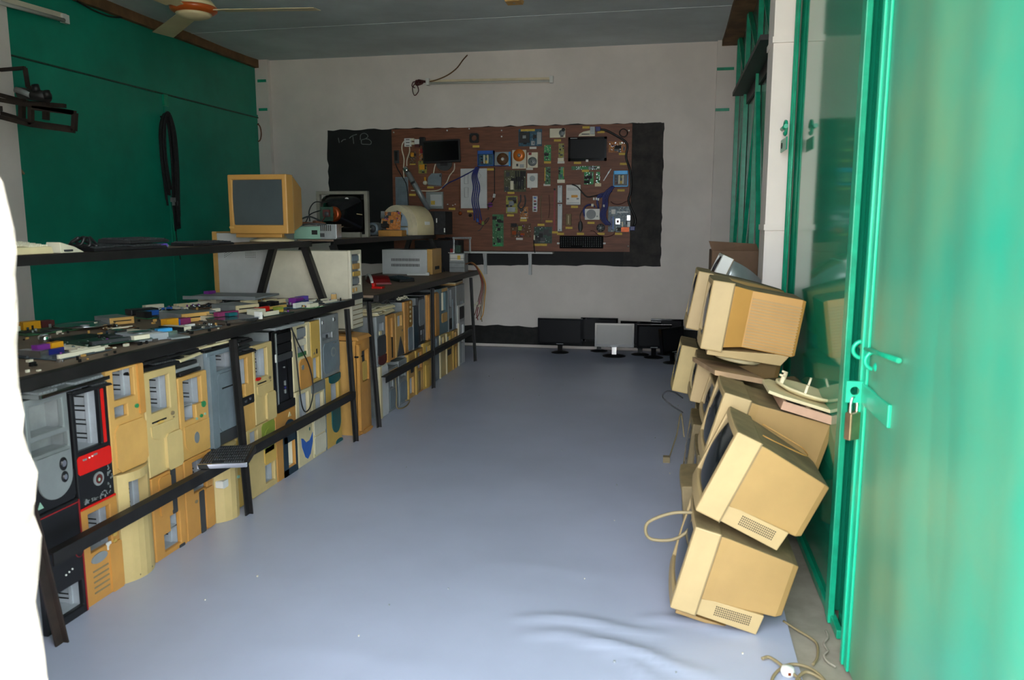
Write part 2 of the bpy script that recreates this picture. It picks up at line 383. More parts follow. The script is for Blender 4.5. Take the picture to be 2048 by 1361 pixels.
# ------------------------------------------------------------ computer towers
def shape_poly(kind, w_, h_):
    if kind == 'o': return ell(w_ / 2, h_ / 2, w_ / 2, h_ / 2, 24)
    if kind == 's': return [(0, h_), (w_ * .04, h_ * .62), (w_ * .3, h_ * .12), (w_ * .5, 0), (w_ * .75, h_ * .15), (w_ * .97, h_ * .6), (w_, h_), (w_ * .72, h_ * .74), (w_ * .4, h_ * .72), (w_ * .15, h_ * .95)]
    if kind == 'd': return [(0, h_)] + ell(w_ / 2, h_ * .45, w_ / 2, h_ * .45, 16, pi, 2 * pi) + [(w_, h_)]
    if kind == 'u': return [(0, 0)] + ell(w_ / 2, h_ * .4, w_ / 2, h_ * .6, 16, pi, 0)[0:17] + [(w_, 0)]
    if kind == 't': return [(0, 0), (w_, 0), (w_ * .5, h_)]
    if kind == '*': return [(w_ / 2 + w_ / 2 * (1 if k % 2 == 0 else .42) * sin(k * pi / 5), h_ / 2 + h_ / 2 * (1 if k % 2 == 0 else .42) * cos(k * pi / 5)) for k in range(10)]
    c = .12 * min(w_, h_)
    return [(c, 0), (w_ - c, 0), (w_, c), (w_, h_ - c), (w_ - c, h_), (c, h_), (0, h_ - c), (0, c)]
def plate(name, m, parent, kind, y, z, w_, h_, x0, x1):
    b = MB(); p = shape_poly(kind, w_, h_)
    if p[0] == p[-1]: p = p[:-1]
    b.loft([[(x0, y + a, z + c) for a, c in p], [(x1, y + a, z + c) for a, c in p]])
    return b.build(name, m, parent)
TOWERS = []
def tower(label, Y0, Y1, z0, z1, c='beige', holes=(), feats=(), Xf=-1.93, D=.37, T=.02, bulge=0, sh='zinc', rot=(0, 0, 0), inner='steel', gap=.003, cage=.13):
    W, H = Y1 - Y0 - gap, z1 - z0
    t = thing('computer_tower', label, 'computer case', (Xf, Y0 + gap / 2, z0), rot, 'computer cases stacked under and between the racks')
    b = MB()
    xf, xb, e = -T, -D, .004
    b.box(xb, xf, 0.002, e, 0.001, H - .004).box(xb, xf, W - e, W - .002, .001, H - .004).box(xb, xf, e, W - e, 0.001, e).box(xb, xf, e, W - e, H - .008, H - .004).box(xb, xb + e, e, W - e, e, H - .008)
    csh = b.build('case_shell', sh, t)
    bz_ = MB().panel(W, H, T, holes, bulge).build('front_bezel', c, t, .004 if not bulge else 0)
    for hh in holes:
        u0, u1, v0, v1 = hh
        y0, y1, za, zb = u0 * W - .003, u1 * W + .003, v0 * H - .003, v1 * H + .003
        d = -T - cage; q = MB()
        q.face([(-T, y0, za), (-T, y1, za), (d, y1, za), (d, y0, za)]).face if 0 else None
        q.box(d, -T - .0005, y0 - .002, y0, za, zb).box(d, -T - .0005, y1, y1 + .002, za, zb).box(d, -T - .0005, y0, y1, za - .002, za).box(d, -T - .0005, y0, y1, zb, zb + .002).box(d - .002, d, y0, y1, za, zb)
        if zb - za > .07 and inner == 'steel':
            k = int((zb - za) / .042)
            for i in range(k):
                z = za + (i + .5) * (zb - za) / k
                for s in (-.008, .008): q.box(d * .72, d * .36 - T * .4, y1 - .0008, y1 + .001, z + s - .0025, z + s + .0025, 1)
                q.box(d, d + .001, y0 + .2 * (y1 - y0), y0 + .7 * (y1 - y0), z - .003, z + .003, 1)
            q.box(d * .30 - T * .6, d * .22 - T * .6, y1 - .006, y1, za, zb, 0)
        q.build('drive_cage', [inner, 'dark'], csh)
    X = lambda u: bulge * (1 - (2 * u - 1) ** 2)
    for f in feats:
        kind, shp, u0, u1, v0, v1, m = f[:7]; th = f[7] if len(f) > 7 else .003
        y, z, w_, h_ = u0 * W, v0 * H, (u1 - u0) * W, (v1 - v0) * H
        if kind == 'vent':
            q = MB(); n = shp
            for i in range(n):
                zz = z + h_ * (i + .5) / n
                ua, ub = u0, u1
                q.hexa([(X(ua) - .004, ua * W, zz - .003), (X(ub) - .004, ub * W, zz - .003), (X(ub) - .004, ub * W, zz + .003), (X(ua) - .004, ua * W, zz + .003)],
                       [(X(ua) + .0012, ua * W, zz - .003), (X(ub) + .0012, ub * W, zz - .003), (X(ub) + .0012, ub * W, zz + .003), (X(ua) + .0012, ua * W, zz + .003)])
            q.build('vent', m, bz_)
        elif bulge and shp == 'r' and u1 - u0 > .3:
            q = MB(); nn = 6; us = [u0 + (u1 - u0) * i / nn for i in range(nn + 1)]
            q.loft([[(X(u) - .004, u * W, z), (X(u) + th, u * W, z), (X(u) + th, u * W, z + h_), (X(u) - .004, u * W, z + h_)] for u in us]); q.build(kind, m, bz_)
        else: plate(kind, m, bz_, shp, y, z, w_, h_, min(X(u0), X(u1)) - .004, max(X(u0), X(u1)) + th)
    TOWERS.append(t)
    return t
BTN = ('power_button', 'o', .8, .9, .55, .6, 'greyblue', .004)
FLOP = ('floppy_slot', 'r', .15, .6, .50, .525, 'dark', .0015)
# lower row of the near rack, from the doorway inwards
tower('black computer case with thin red trim at the doorway end of the bottom row', 2.015, 2.20, 0, .405, 'black', [(.25, .9, .08, .3)], [('trim_line', 'r', .955, .985, .01, .99, 'crimson', .002), ('trim_line', 'r', .03, .955, .965, .975, 'crimson', .002), ('trim_ring', 'o', .78, 1.0, .5, .62, 'crimson', .0015), ('trim_ring', 'o', .8, .98, .505, .615, 'black', .0022), ('emblem', 'o', .45, .55, .57, .6, 'alu'), ('led', 'o', .5, .53, .41, .425, 'white'), ('led', 'o', .58, .61, .42, .435, 'white'), ('led', 'o', .66, .69, .43, .445, 'white')], Xf=-1.92)
tower('tan computer case with a grey oval badge and a black square sticker', 2.205, 2.39, 0, .35, 'orange', [(.2, .78, .53, .93)], [('badge', 'o', .17, .6, .40, .5, 'grey', .004), ('sticker', 'r', .62, .74, .47, .55, 'white', .0015), ('sticker', 'r', .76, .93, .38, .48, 'black', .0015), ('vent', 5, .2, .62, .08, .36, 'dust_brown'), ('power_button', 'o', .78, .9, .58, .63, 'yellow', .006), ('reset_button', 'o', .78, .87, .51, .55, 'yellow', .006), ('side_column', 'r', .66, 1, .0, .52, 'orange', .006)])
tower('beige computer case with a bulging round front and an open drive bay below tan vents', 2.393, 2.573, 0, .415, 'beige', [(.2, .78, .56, .92)], [('vent', 1, .3, .72, .02, .06, 'dust_brown')], bulge=.03)
tower('orange computer case standing upside down with a stepped bay at its foot', 2.58, 2.785, 0, .34, 'orange', [(.5, .8, .27, .45), (.28, .8, .06, .27)], [('stripe', 'r', .58, .74, .46, 1, 'dark_grey', .002), ('stripe', 'r', .72, .9, 0, .035, 'dark_grey', .002), ('drive_door', 'r', .2, .56, .5, .97, 'orange', .006)])
tower('orange computer case with a dark green stripe running down its lower front', 2.788, 2.99, 0, .345, 'orange', [(.3, .78, .55, .94)], [('stripe', 'r', .46, .64, 0, .54, 'dark_grey', .003), ('front_flap', 'r', .66, .96, .02, .54, 'orange', .008), ('emblem', 'o', .3, .4, .42, .46, 'dust_brown')])
tower('beige rounded case with a white sticker beside the black keyboard on the rail', 2.995, 3.175, 0, .335, 'beige', [], [('badge', 'r', .12, .5, .72, .78, 'white_metal', .002), ('sticker', 'r', .02, .26, .48, .58, 'white', .002), ('power_button', 'o', .6, .72, .52, .56, 'mint', .003), ('vent', 2, .5, .95, .12, .3, 'dust_brown')], bulge=.05)
tower('narrow beige case with an orange edge behind the middle front leg', 3.185, 3.275, 0, .335, 'beige', [(.2, .8, .75, .95)], [('edge_strip', 'r', 0, .5, .02, .98, 'yellow', .006)], sh='white')
tower('upside-down beige case with an olive green corner and a small bay at its foot', 3.285, 3.555, 0, .345, 'beige', [(.58, .92, .09, .36), (.1, .36, .72, .95)], [('corner_panel', 'r', .5, .99, .62, .99, 'olive', .002), ('arch', 'u', .56, .9, .55, .9, 'olive', .006), ('drive_door', 'r', .55, .97, .38, .62, 'yellow', .006), ('left_panel', 'r', .01, .48, .02, .68, 'beige', .004)])
tower('orange case with a navy lower frame around a white bay', 3.56, 3.785, 0, .355, 'orange', [(.52, .9, .12, .5)], [('navy_frame', 'r', .3, .51, .0, .6, 'navy', .004), ('navy_frame', 'r', .3, .98, 0, .11, 'navy', .004), ('navy_frame', 'r', .91, .98, .1, .6, 'navy', .004), ('navy_arch', 'u', .34, .95, .5, .84, 'navy', .004), ('bay_cover', 'r', .51, .91, .51, .58, 'cream', .003), ('emblem', 't', .6, .75, .88, .95, 'cream', .003)], inner='ivory', cage=.05)
tower('cream case with a blue shield on its lower front', 3.79, 3.975, 0, .42, 'cream', [(.2, .82, .56, .95)], [('blue_shield', 's', .2, .97, .06, .38, 'blue', .004), ('emblem', 'o', .74, .82, .42, .47, 'teal', .003), ('lower_panel', 'r', .05, .98, .02, .54, 'cream', .002)])
tower('plain pale cream case with a grey left edge next to the blue shield', 3.98, 4.155, 0, .425, 'cream', [(.25, .8, .55, .84)], [('lower_panel', 'r', .05, .92, .03, .28, 'offwhite', .004), ('lower_panel', 'r', .05, .92, .3, .5, 'offwhite', .004), ('edge_strip', 'r', .92, 1, 0, 1, 'greyblue', .003), ('top_panel', 'r', .0, .95, .87, 1, 'silver', .003)])
tower('yellow case with a teal oval on its front, last of the near rack', 4.16, 4.375, 0, .425, 'yellow', [(.35, .85, .55, .88)], [('teal_oval', 'd', .32, .88, .17, .52, 'teal', .006), ('teal_band', 'd', .22, 1, .88, 1, 'teal', .003), ('teal_foot', 'u', .55, 1, 0, .06, 'teal', .004)])
# upper row of the near rack
tower('silver case with a rounded black lower edge, first of the upper row', 2.015, 2.195, .407, .775, 'silver', [(.1, .86, .68, .94), (.08, .94, .50, .63)], [('lower_panel', 'r', 0, 1, 0, .30, 'black', .003), ('tongue', 'd', .12, .93, .07, .47, 'silver', .008), ('button_frame', 'o', .62, .8, .30, .42, 'black', .011), ('button_frame', 'o', .64, .8, .19, .29, 'black', .011), ('power_button', 'o', .66, .76, .335, .395, 'chrome', .014), ('reset_button', 'o', .68, .76, .215, .265, 'chrome', .014), ('emblem', 't', .06, .2, .04, .1, 'mint', .005)], inner='zinc', cage=.05)
def perforated(t, y0, y1, z0, z1, nx, nz, x, m='dark', r=.0035, name='perforation'):
    b = MB()
    for i in range(nx):
        for j in range(nz):
            y = y0 + (y1 - y0) * (i + .5 * (j % 2) + .25) / nx; z = z0 + (z1 - z0) * (j + .5) / nz
            b.box(x - .001, x + .0008, y - r, y + r, z - r, z + r)
    return b.build(name, m, t)
perforated(TOWERS[-1], .03, .14, .27, .31, 9, 3, -.083)
t = tower('black case with a bright red band and a wide open drive cage', 2.20, 2.375, .352, .76, 'black', [(.1, .76, .5, .97)], [('red_band', 'r', .03, .97, .30, .46, 'red', .003), ('red_strip', 'r', .80, .88, .5, .97, 'red', .002), ('fan_logo', 'o', .42, .7, .15, .27, 'zinc', .0035), ('fan_logo', 'o', .47, .65, .17, .25, 'maroon', .005), ('fan_logo', 'o', .52, .58, .19, .22, 'mint', .006), ('front_port', 'r', .16, .26, .415, .43, 'silver', .005), ('front_port', 'r', .46, .56, .425, .44, 'silver', .005), ('led', 'o', .32, .36, .417, .43, 'white', .005), ('led', 'o', .4, .44, .42, .433, 'white', .005), ('red_strip', 'r', .0, 1, 0, .018, 'red', .004), ('star_logo', '*', .1, .26, .035, .085, 'silver', .005)], Xf=-1.925)
b = MB(); rnd = random.Random(8)
for i in range(26):
    y, z = (.15 + rnd.uniform(-.012, .012), rnd.uniform(.03, .12)) if i < 13 else (rnd.uniform(.095, .155), rnd.uniform(.012, .04))
    p = ell(y, z, rnd.uniform(.002, .005), rnd.uniform(.002, .006), 6)
    b.loft([[(.003, *q) for q in p], [(.0045, *q) for q in p]])
b.build('flower_print', 'silver', t)
b = MB()                               # the small word beside the star
for k, (y, s) in enumerate(((.052, 'S'), (.062, 't'), (.070, 'a'), (.079, 'r'))):
    G = {'S': [(6, 9), (2, 9), (1, 7), (5, 5), (5, 2), (1, 1)], 't': [(3, 9), (3, 1), (5, 1)], 'a': [(5, 6), (2, 6), (1, 3), (2, 1), (5, 2), (5, 6), (5, 1)], 'r': [(1, 6), (1, 1), (1, 5), (4, 6)]}[s]
    for p, q in zip(G, G[1:]): b.bar((.0045, y + p[0] * .0012, .017 + p[1] * .0013), (.0045, y + q[0] * .0012, .017 + q[1] * .0013), .0016, .003, up=(1, 0, 0))
b.build('star_lettering', 'silver', t)
tower('tan case with five slanted vents, tallest of the near rack upper row', 2.38, 2.572, .42, .80, 'tan', [(.18, .76, .70, .975), (.16, .52, .53, .64)], [('vent', 5, .48, .95, .14, .42, 'dust_brown'), ('power_button', 'o', .72, .82, .57, .61, 'green_key', .005), ('lower_panel', 'r', .1, 1, .0, .46, 'tan', .006), ('side_column', 'r', .84, 1, .5, 1, 'orange', .008)])
FRONT = [('floppy_slot', 'r', .16, .6, .505, .52, 'dark', .0015), ('floppy_slot', 'o', .32, .5, .485, .51, 'yellow', .005), ('power_button', 'o', .74, .84, .52, .56, 'dust_brown', .005), ('led', 'o', .8, .84, .49, .505, 'dust_brown', .004), ('lower_panel', 'r', .5, .99, .0, .36, 'beige', .012), ('drive_cover', 'd', .12, .8, .33, .48, 'beige', .004)]
tower('beige case with an open bay under the stack of black keyboards', 2.575, 2.78, .345, .755, 'beige', [(.18, .76, .60, .93)], FRONT)
tower('tan case with green power buttons and a round emblem low on the front', 2.785, 2.99, .348, .695, 'tan', [(.16, .78, .62, .95), (.16, .55, .46, .62)], [('power_button', 'o', .74, .88, .555, .63, 'green_key', .005), ('reset_button', 'o', .66, .75, .44, .48, 'green_key', .005), ('led', 'o', .52, .57, .43, .46, 'mint', .004), ('led', 'o', .82, .87, .45, .48, 'mint', .004), ('emblem', 'o', .4, .58, .15, .29, 'silver', .005), ('lower_panel', 'd', .1, .97, .05, .4, 'tan', .004)])
tower('grey blue case with a closed front door, scratched at its lower edge', 2.995, 3.235, .34, .765, 'greyblue', [(.28, .86, .78, .95)], [('front_door', 'r', .25, .97, .14, .75, 'greyblue', .008), ('door_slot', 'r', .38, .8, .585, .6, 'dark', .0095), ('side_column', 'r', 0, .2, 0, .97, 'greyblue', .012), ('scuffed_skirt', 'r', .22, 1, 0, .13, 'dark_grey', .003)])
tower('narrow tan case with a black label plate behind the middle leg', 3.24, 3.372, .34, .71, 'tan', [(.08, .62, .62, .95), (.08, .4, .47, .62)], [('port_panel', 'r', .1, .95, .35, .46, 'black', .003), ('front_port', 'r', .3, .42, .39, .42, 'alu', .005), ('front_port', 'r', .6, .72, .40, .43, 'alu', .005)])
t = tower('beige case with an open bay and a red tag beside the glossy black case', 3.375, 3.562, .348, .735, 'beige', [(.1, .72, .58, .94)], [f for f in FRONT if f[0] != 'floppy_slot' or f[1] == 'r'] + [('red_tag', 'o', .06, .3, .555, .595, 'red', .006)])
tower('tall glossy black case with a silver line down its left side', 3.565, 3.77, .36, .778, 'black_gloss', [], [('silver_line', 'r', .16, .185, .09, .97, 'silver', .004), ('drive_door', 'r', .2, .95, .84, .95, 'black', .006), ('drive_door', 'r', .2, .95, .72, .82, 'black', .006), ('media_panel', 'r', .2, .97, .62, .7, 'dark_grey', .007), ('chin', 'r', .05, 1, 0, .1, 'black', .008), ('emblem', 'o', .5, .56, .52, .54, 'zinc', .005), ('light_strip', 'r', .52, .57, .30, .36, 'zinc', .005), ('light_strip', 'r', .52, .57, .26, .29, 'cable_blue', .005), ('light_strip', 'r', .52, .57, .2, .25, 'zinc', .005), ('sticker', 'r', .1, .18, .62, .72, 'white', .004)])
tower('cream case with optical drives showing above a plain orange lower front', 3.775, 3.99, .425, .78, 'cream', [(.28, .8, .5, .95)], [('optical_drive', 'r', .29, .79, .66, .76, 'offwhite', -.012), ('optical_drive', 'r', .29, .79, .79, .93, 'grey', -.02), ('circuit_edge', 'r', .29, .79, .5, .56, 'pcb_green', -.01), ('lower_panel', 'r', .3, 1, 0, .46, 'orange', .006), ('sticker', 'r', .4, .52, .3, .37, 'greyblue', .008)])
tower('narrow mustard case squeezed beside the bare metal case', 3.995, 4.115, .43, .775, 'yellow', [(.15, .75, .05, .4)], [('power_button', 'o', .2, .3, .46, .5, 'dust_brown', .004), ('floppy_slot', 'r', .5, .62, .46, .54, 'dark', .002)])
tower('bare grey metal case without a front, standing upright at the rack end', 4.12, 4.375, .428, .785, 'zinc', [(.1, .62, .62, .72)], [('stamped_plate', 'r', .1, .98, .06, .56, 'greyblue', .003), ('stamped_ring', 'o', .5, .75, .3, .46, 'zinc', .005), ('stamped_ring', 'o', .54, .71, .33, .43, 'greyblue', .006), ('clip', 'r', .3, .36, .64, .7, 'alu', .004), ('clip', 'r', .7, .78, .88, .95, 'alu', .004), ('clip', 'r', .1, .16, .88, .94, 'alu', .004), ('clip', 'r', .6, .8, .52, .54, 'alu', .005)])
# between the racks
tower('tall orange tower standing alone between the two racks, lid slanting forward', 4.47, 4.695, 0, .60, 'orange', [(.3, .82, .55, .88)], [('inner_panel', 'r', .4, .7, .56, .76, 'yellow', -.01), ('round_foot', 'o', .1, .9, .0, .05, 'orange', .015), ('corner_column', 'r', 0, .18, .05, .96, 'orange', .014), ('sling_cord', 'r', -.06, .3, .83, .845, 'black', .016)], Xf=-1.865, D=.42, bulge=.012, sh='tan', inner='dark_grey')
t = TOWERS[-1]
MB().hexa([(.02, .0, .60), (.02, .227, .60), (-.33, .227, .60), (-.33, 0, .60)], [(.0, .01, .622), (.0, .217, .622), (-.33, .217, .645), (-.33, .01, .645)]).build('top_lid', 'orange', t, .006)
MB().box(-.2, -.08, .08, .15, .636, .648).build('lid_handle', 'brass', t)
tower('white full-size tower standing on the orange tower, drive bays facing the aisle', 4.64, 4.825, .648, 1.145, 'offwhite', [(.14, .86, .55, .95)], [('optical_drive', 'r', .2, .8, .86, .93, 'greyblue', -.01), ('optical_drive', 'r', .2, .8, .76, .83, 'tan', .002), ('optical_drive', 'r', .2, .8, .67, .73, 'yellow', .004), ('optical_drive', 'r', .2, .8, .57, .64, 'grey', -.01), ('power_button', 'r', .1, .22, .47, .52, 'tan', .004), ('power_button', 'r', .36, .48, .475, .525, 'tan', .004), ('black_bay_cover', 'r', .02, .92, .37, .45, 'dark_grey', .01), ('vent', 5, .08, .96, .02, .33, 'dust_brown')], Xf=-1.955, D=.56, sh='offwhite', inner='grey', cage=.06)
tower('plain cream tower added behind the orange tower to hold up the tan-edged case', 4.645, 4.83, 0, .835, 'cream', [(.2, .8, .8, .92)], [], Xf=-2.53, D=.42, sh='offwhite')  # unseen case, added only as a stand for the one above
# case turned with its side to the room
t = thing('computer_tower', 'white case with a tan edge and patterns of vent holes in its side', 'computer case', (-2.52, 4.66, .836), (0, 0, 0), 'computer cases stacked under and between the racks')
box('case_shell', 'white_metal', t, -.36, 0, 0, .18, 0, .415, .003); box('front_bezel', 'tan', t, -.395, -.36, 0, .18, 0, .425, .004)
b = MB()
for i, (cx, cz, nx, nz, sl) in enumerate(((-.31, .26, 6, 5, .55), (-.16, .26, 7, 4, 0), (-.12, .33, 12, 3, 0), (-.2, .33, 5, 3, 0))):
    for a in range(nx):
        for c in range(nz): b.box(cx + a * .011 - .002, cx + a * .011 + .002, -.001, .001, cz + c * .011 + a * .011 * sl - .002, cz + c * .011 + a * .011 * sl + .002)
b.build('vent_holes', 'dark', t)
# lower row of the far rack
X2 = -1.885
def far(*a, **k):
    k.setdefault('Xf', X2); return tower(*a, **k)
far('dirty white case with a ribbed edge, first in the far rack bottom row', 4.90, 5.07, 0, .36, 'offwhite', [], [('edge_strip', 'r', 0, .2, 0, 1, 'cream', .008), ('front_cover', 'r', .22, .98, .02, .98, 'white_metal', .004)])
far('bare grey metal case with a loose cable lying at its foot', 5.075, 5.285, 0, .31, 'zinc', [(.15, .45, .55, .8)], [('stamped_plate', 'r', .1, .95, .06, .5, 'greyblue', .003), ('bay_cover', 'r', .1, .95, .72, .95, 'tan', .004)])
far('second bare grey metal case beside the yellow-framed one', 5.29, 5.475, 0, .33, 'zinc', [(.2, .8, .6, .9)], [('stamped_plate', 'r', .1, .95, .06, .5, 'greyblue', .003)])
far('tan case with a small black plate and a thin yellow left edge', 5.48, 5.665, 0, .345, 'tan', [(.3, .8, .08, .45)], [('edge_strip', 'r', 0, .12, 0, 1, 'yellow', .008), ('black_plate', 'r', .42, .75, .56, .68, 'black', .004), ('drive_door', 'r', .2, .95, .72, .95, 'tan', .004)])
far('brown-orange case with a bright yellow side strip before the middle leg', 5.67, 5.87, 0, .345, 'orange', [(.35, .8, .55, .92)], [('edge_strip', 'r', 0, .16, 0, 1, 'yellow', .008), ('drive_door', 'r', .3, .6, .05, .5, 'dust_brown', .004), ('drive_door', 'r', .65, .9, .05, .5, 'tan', .004)])
far('plain yellow case directly beside the middle leg of the far rack', 5.875, 6.085, 0, .37, 'yellow', [(.2, .75, .6, .92)], [('lower_panel', 'r', .1, .9, .05, .52, 'yellow', .008)], bulge=.015)
far('grey case with a white upper bay just past the middle leg', 6.10, 6.315, 0, .375, 'greyblue', [(.15, .7, .62, .95)], [('stamped_plate', 'r', .1, .95, .06, .52, 'grey', .003)], inner='ivory')
far('beige case without markings between the grey case and a black-windowed one', 6.32, 6.515, 0, .37, 'beige', [(.2, .7, .65, .93)], [('edge_strip', 'r', 0, .12, 0, 1, 'cream', .008)])
far('beige case with a black window in its upper front near the far leg', 6.52, 6.72, 0, .36, 'yellow', [(.25, .75, .62, .9)], [('black_window', 'r', .2, .8, .44, .58, 'black', .003), ('edge_strip', 'r', 0, .1, 0, 1, 'cream', .008)])
far('mustard case with two upright strips second from the far leg', 6.725, 6.92, 0, .355, 'tan', [(.3, .7, .6, .93)], [('strip', 'r', .08, .2, 0, 1, 'yellow', .006), ('strip', 'r', .55, .68, 0, .55, 'yellow', .006)])
far('grey-white case at the far end of the bottom row by the back wall', 6.925, 7.17, 0, .40, 'white_metal', [(.4, .8, .5, .92)], [('edge_strip', 'r', 0, .12, 0, 1, 'ivory', .008), ('strip', 'r', .25, .38, .05, .7, 'grey', .004)])
# upper row of the far rack
far('grey metal case with a maroon lower corner beside the orange tower', 4.875, 5.045, .363, .70, 'grey', [(.3, .8, .68, .85)], [('maroon_corner', 'd', .1, 1, 0, .2, 'maroon', .006), ('dark_plate', 'r', .05, .98, .2, .6, 'dark_grey', .004), ('sticker', 'r', .25, .5, .62, .7, 'cream', .005)])
far('orange case with a black vertical slot under the pale keyboards', 5.05, 5.24, .363, .685, 'orange', [(.35, .7, .5, .92)], [('slot', 'r', .55, .68, .05, .5, 'dark', .002), ('edge_strip', 'r', 0, .28, 0, 1, 'orange', .01)])
far('tan case with a dark triangular lower corner', 5.245, 5.42, .363, .68, 'tan', [(.25, .8, .68, .93)], [('dark_triangle', 't', .1, .98, .02, .45, 'dark_grey', .005), ('power_button', 'o', .72, .82, .55, .6, 'dust_brown', .004)])
far('orange panel case with a column of pale buttons, leaning out of the row', 5.425, 5.60, .363, .745, 'orange', [], [('brown_panel', 'r', .42, .98, .5, 1, 'wood', .004)] + [('pale_button', 'o', .6, .78, .58 + .09 * k, .63 + .09 * k, 'cream', .007) for k in range(5)] + [('lower_panel', 'r', .42, .98, .02, .48, 'greyblue', .004)], Xf=X2 + .006)
far('dark navy case with a white side beside the leaning orange panel', 5.605, 5.755, .363, .69, 'dark_grey', [], [('edge_strip', 'r', 0, .18, 0, 1, 'white_metal', .006), ('navy_panel', 'r', .2, .98, .02, .98, 'navy', .004)])
far('dark grey case with a shiny drive at its foot left of the middle leg', 5.76, 5.93, .372, .745, 'dark_grey', [(.3, .85, .05, .3)], [('stamped_plate', 'r', .1, .9, .4, .95, 'grey', .003), ('chrome_drive', 'r', .35, .8, .08, .2, 'alu', -.005)])
far('orange case with two upright orange columns and a central dark gap', 6.0, 6.30, .378, .745, 'orange', [(.4, .6, .45, .95)], [('column', 'r', .05, .38, .02, .98, 'orange', .012), ('column', 'r', .64, .97, .02, .98, 'orange', .012), ('dark_gap', 'r', .42, .58, .02, .42, 'dark', .003)])
far('teal grey case with a yellow square panel on its lower front', 6.31, 6.60, .372, .765, 'teal_grey', [(.3, .72, .5, .9)], [('yellow_panel', 'r', .3, .85, .25, .45, 'tan', .006), ('yellow_panel', 'r', .35, .9, .92, .99, 'tan', .004)], inner='ivory')
far('dull grey case with a pale blue strip near the far leg', 6.61, 6.86, .362, .75, 'grey', [(.1, .4, .55, .95)], [('pale_strip', 'r', .5, .66, .02, .72, 'greyblue', .006), ('dark_plate', 'r', .1, .4, .05, .3, 'dark', .004)])
far('grey-white case at the far end of the upper row under stacked trays', 6.87, 7.17, .402, .75, 'silver', [(.45, .85, .35, .55)], [('white_frame', 'r', .1, .3, 0, .45, 'white', .006), ('white_frame', 'r', .1, .95, .42, .47, 'white', .006), ('dark_plate', 'r', .32, .9, .08, .4, 'dark', .003)])

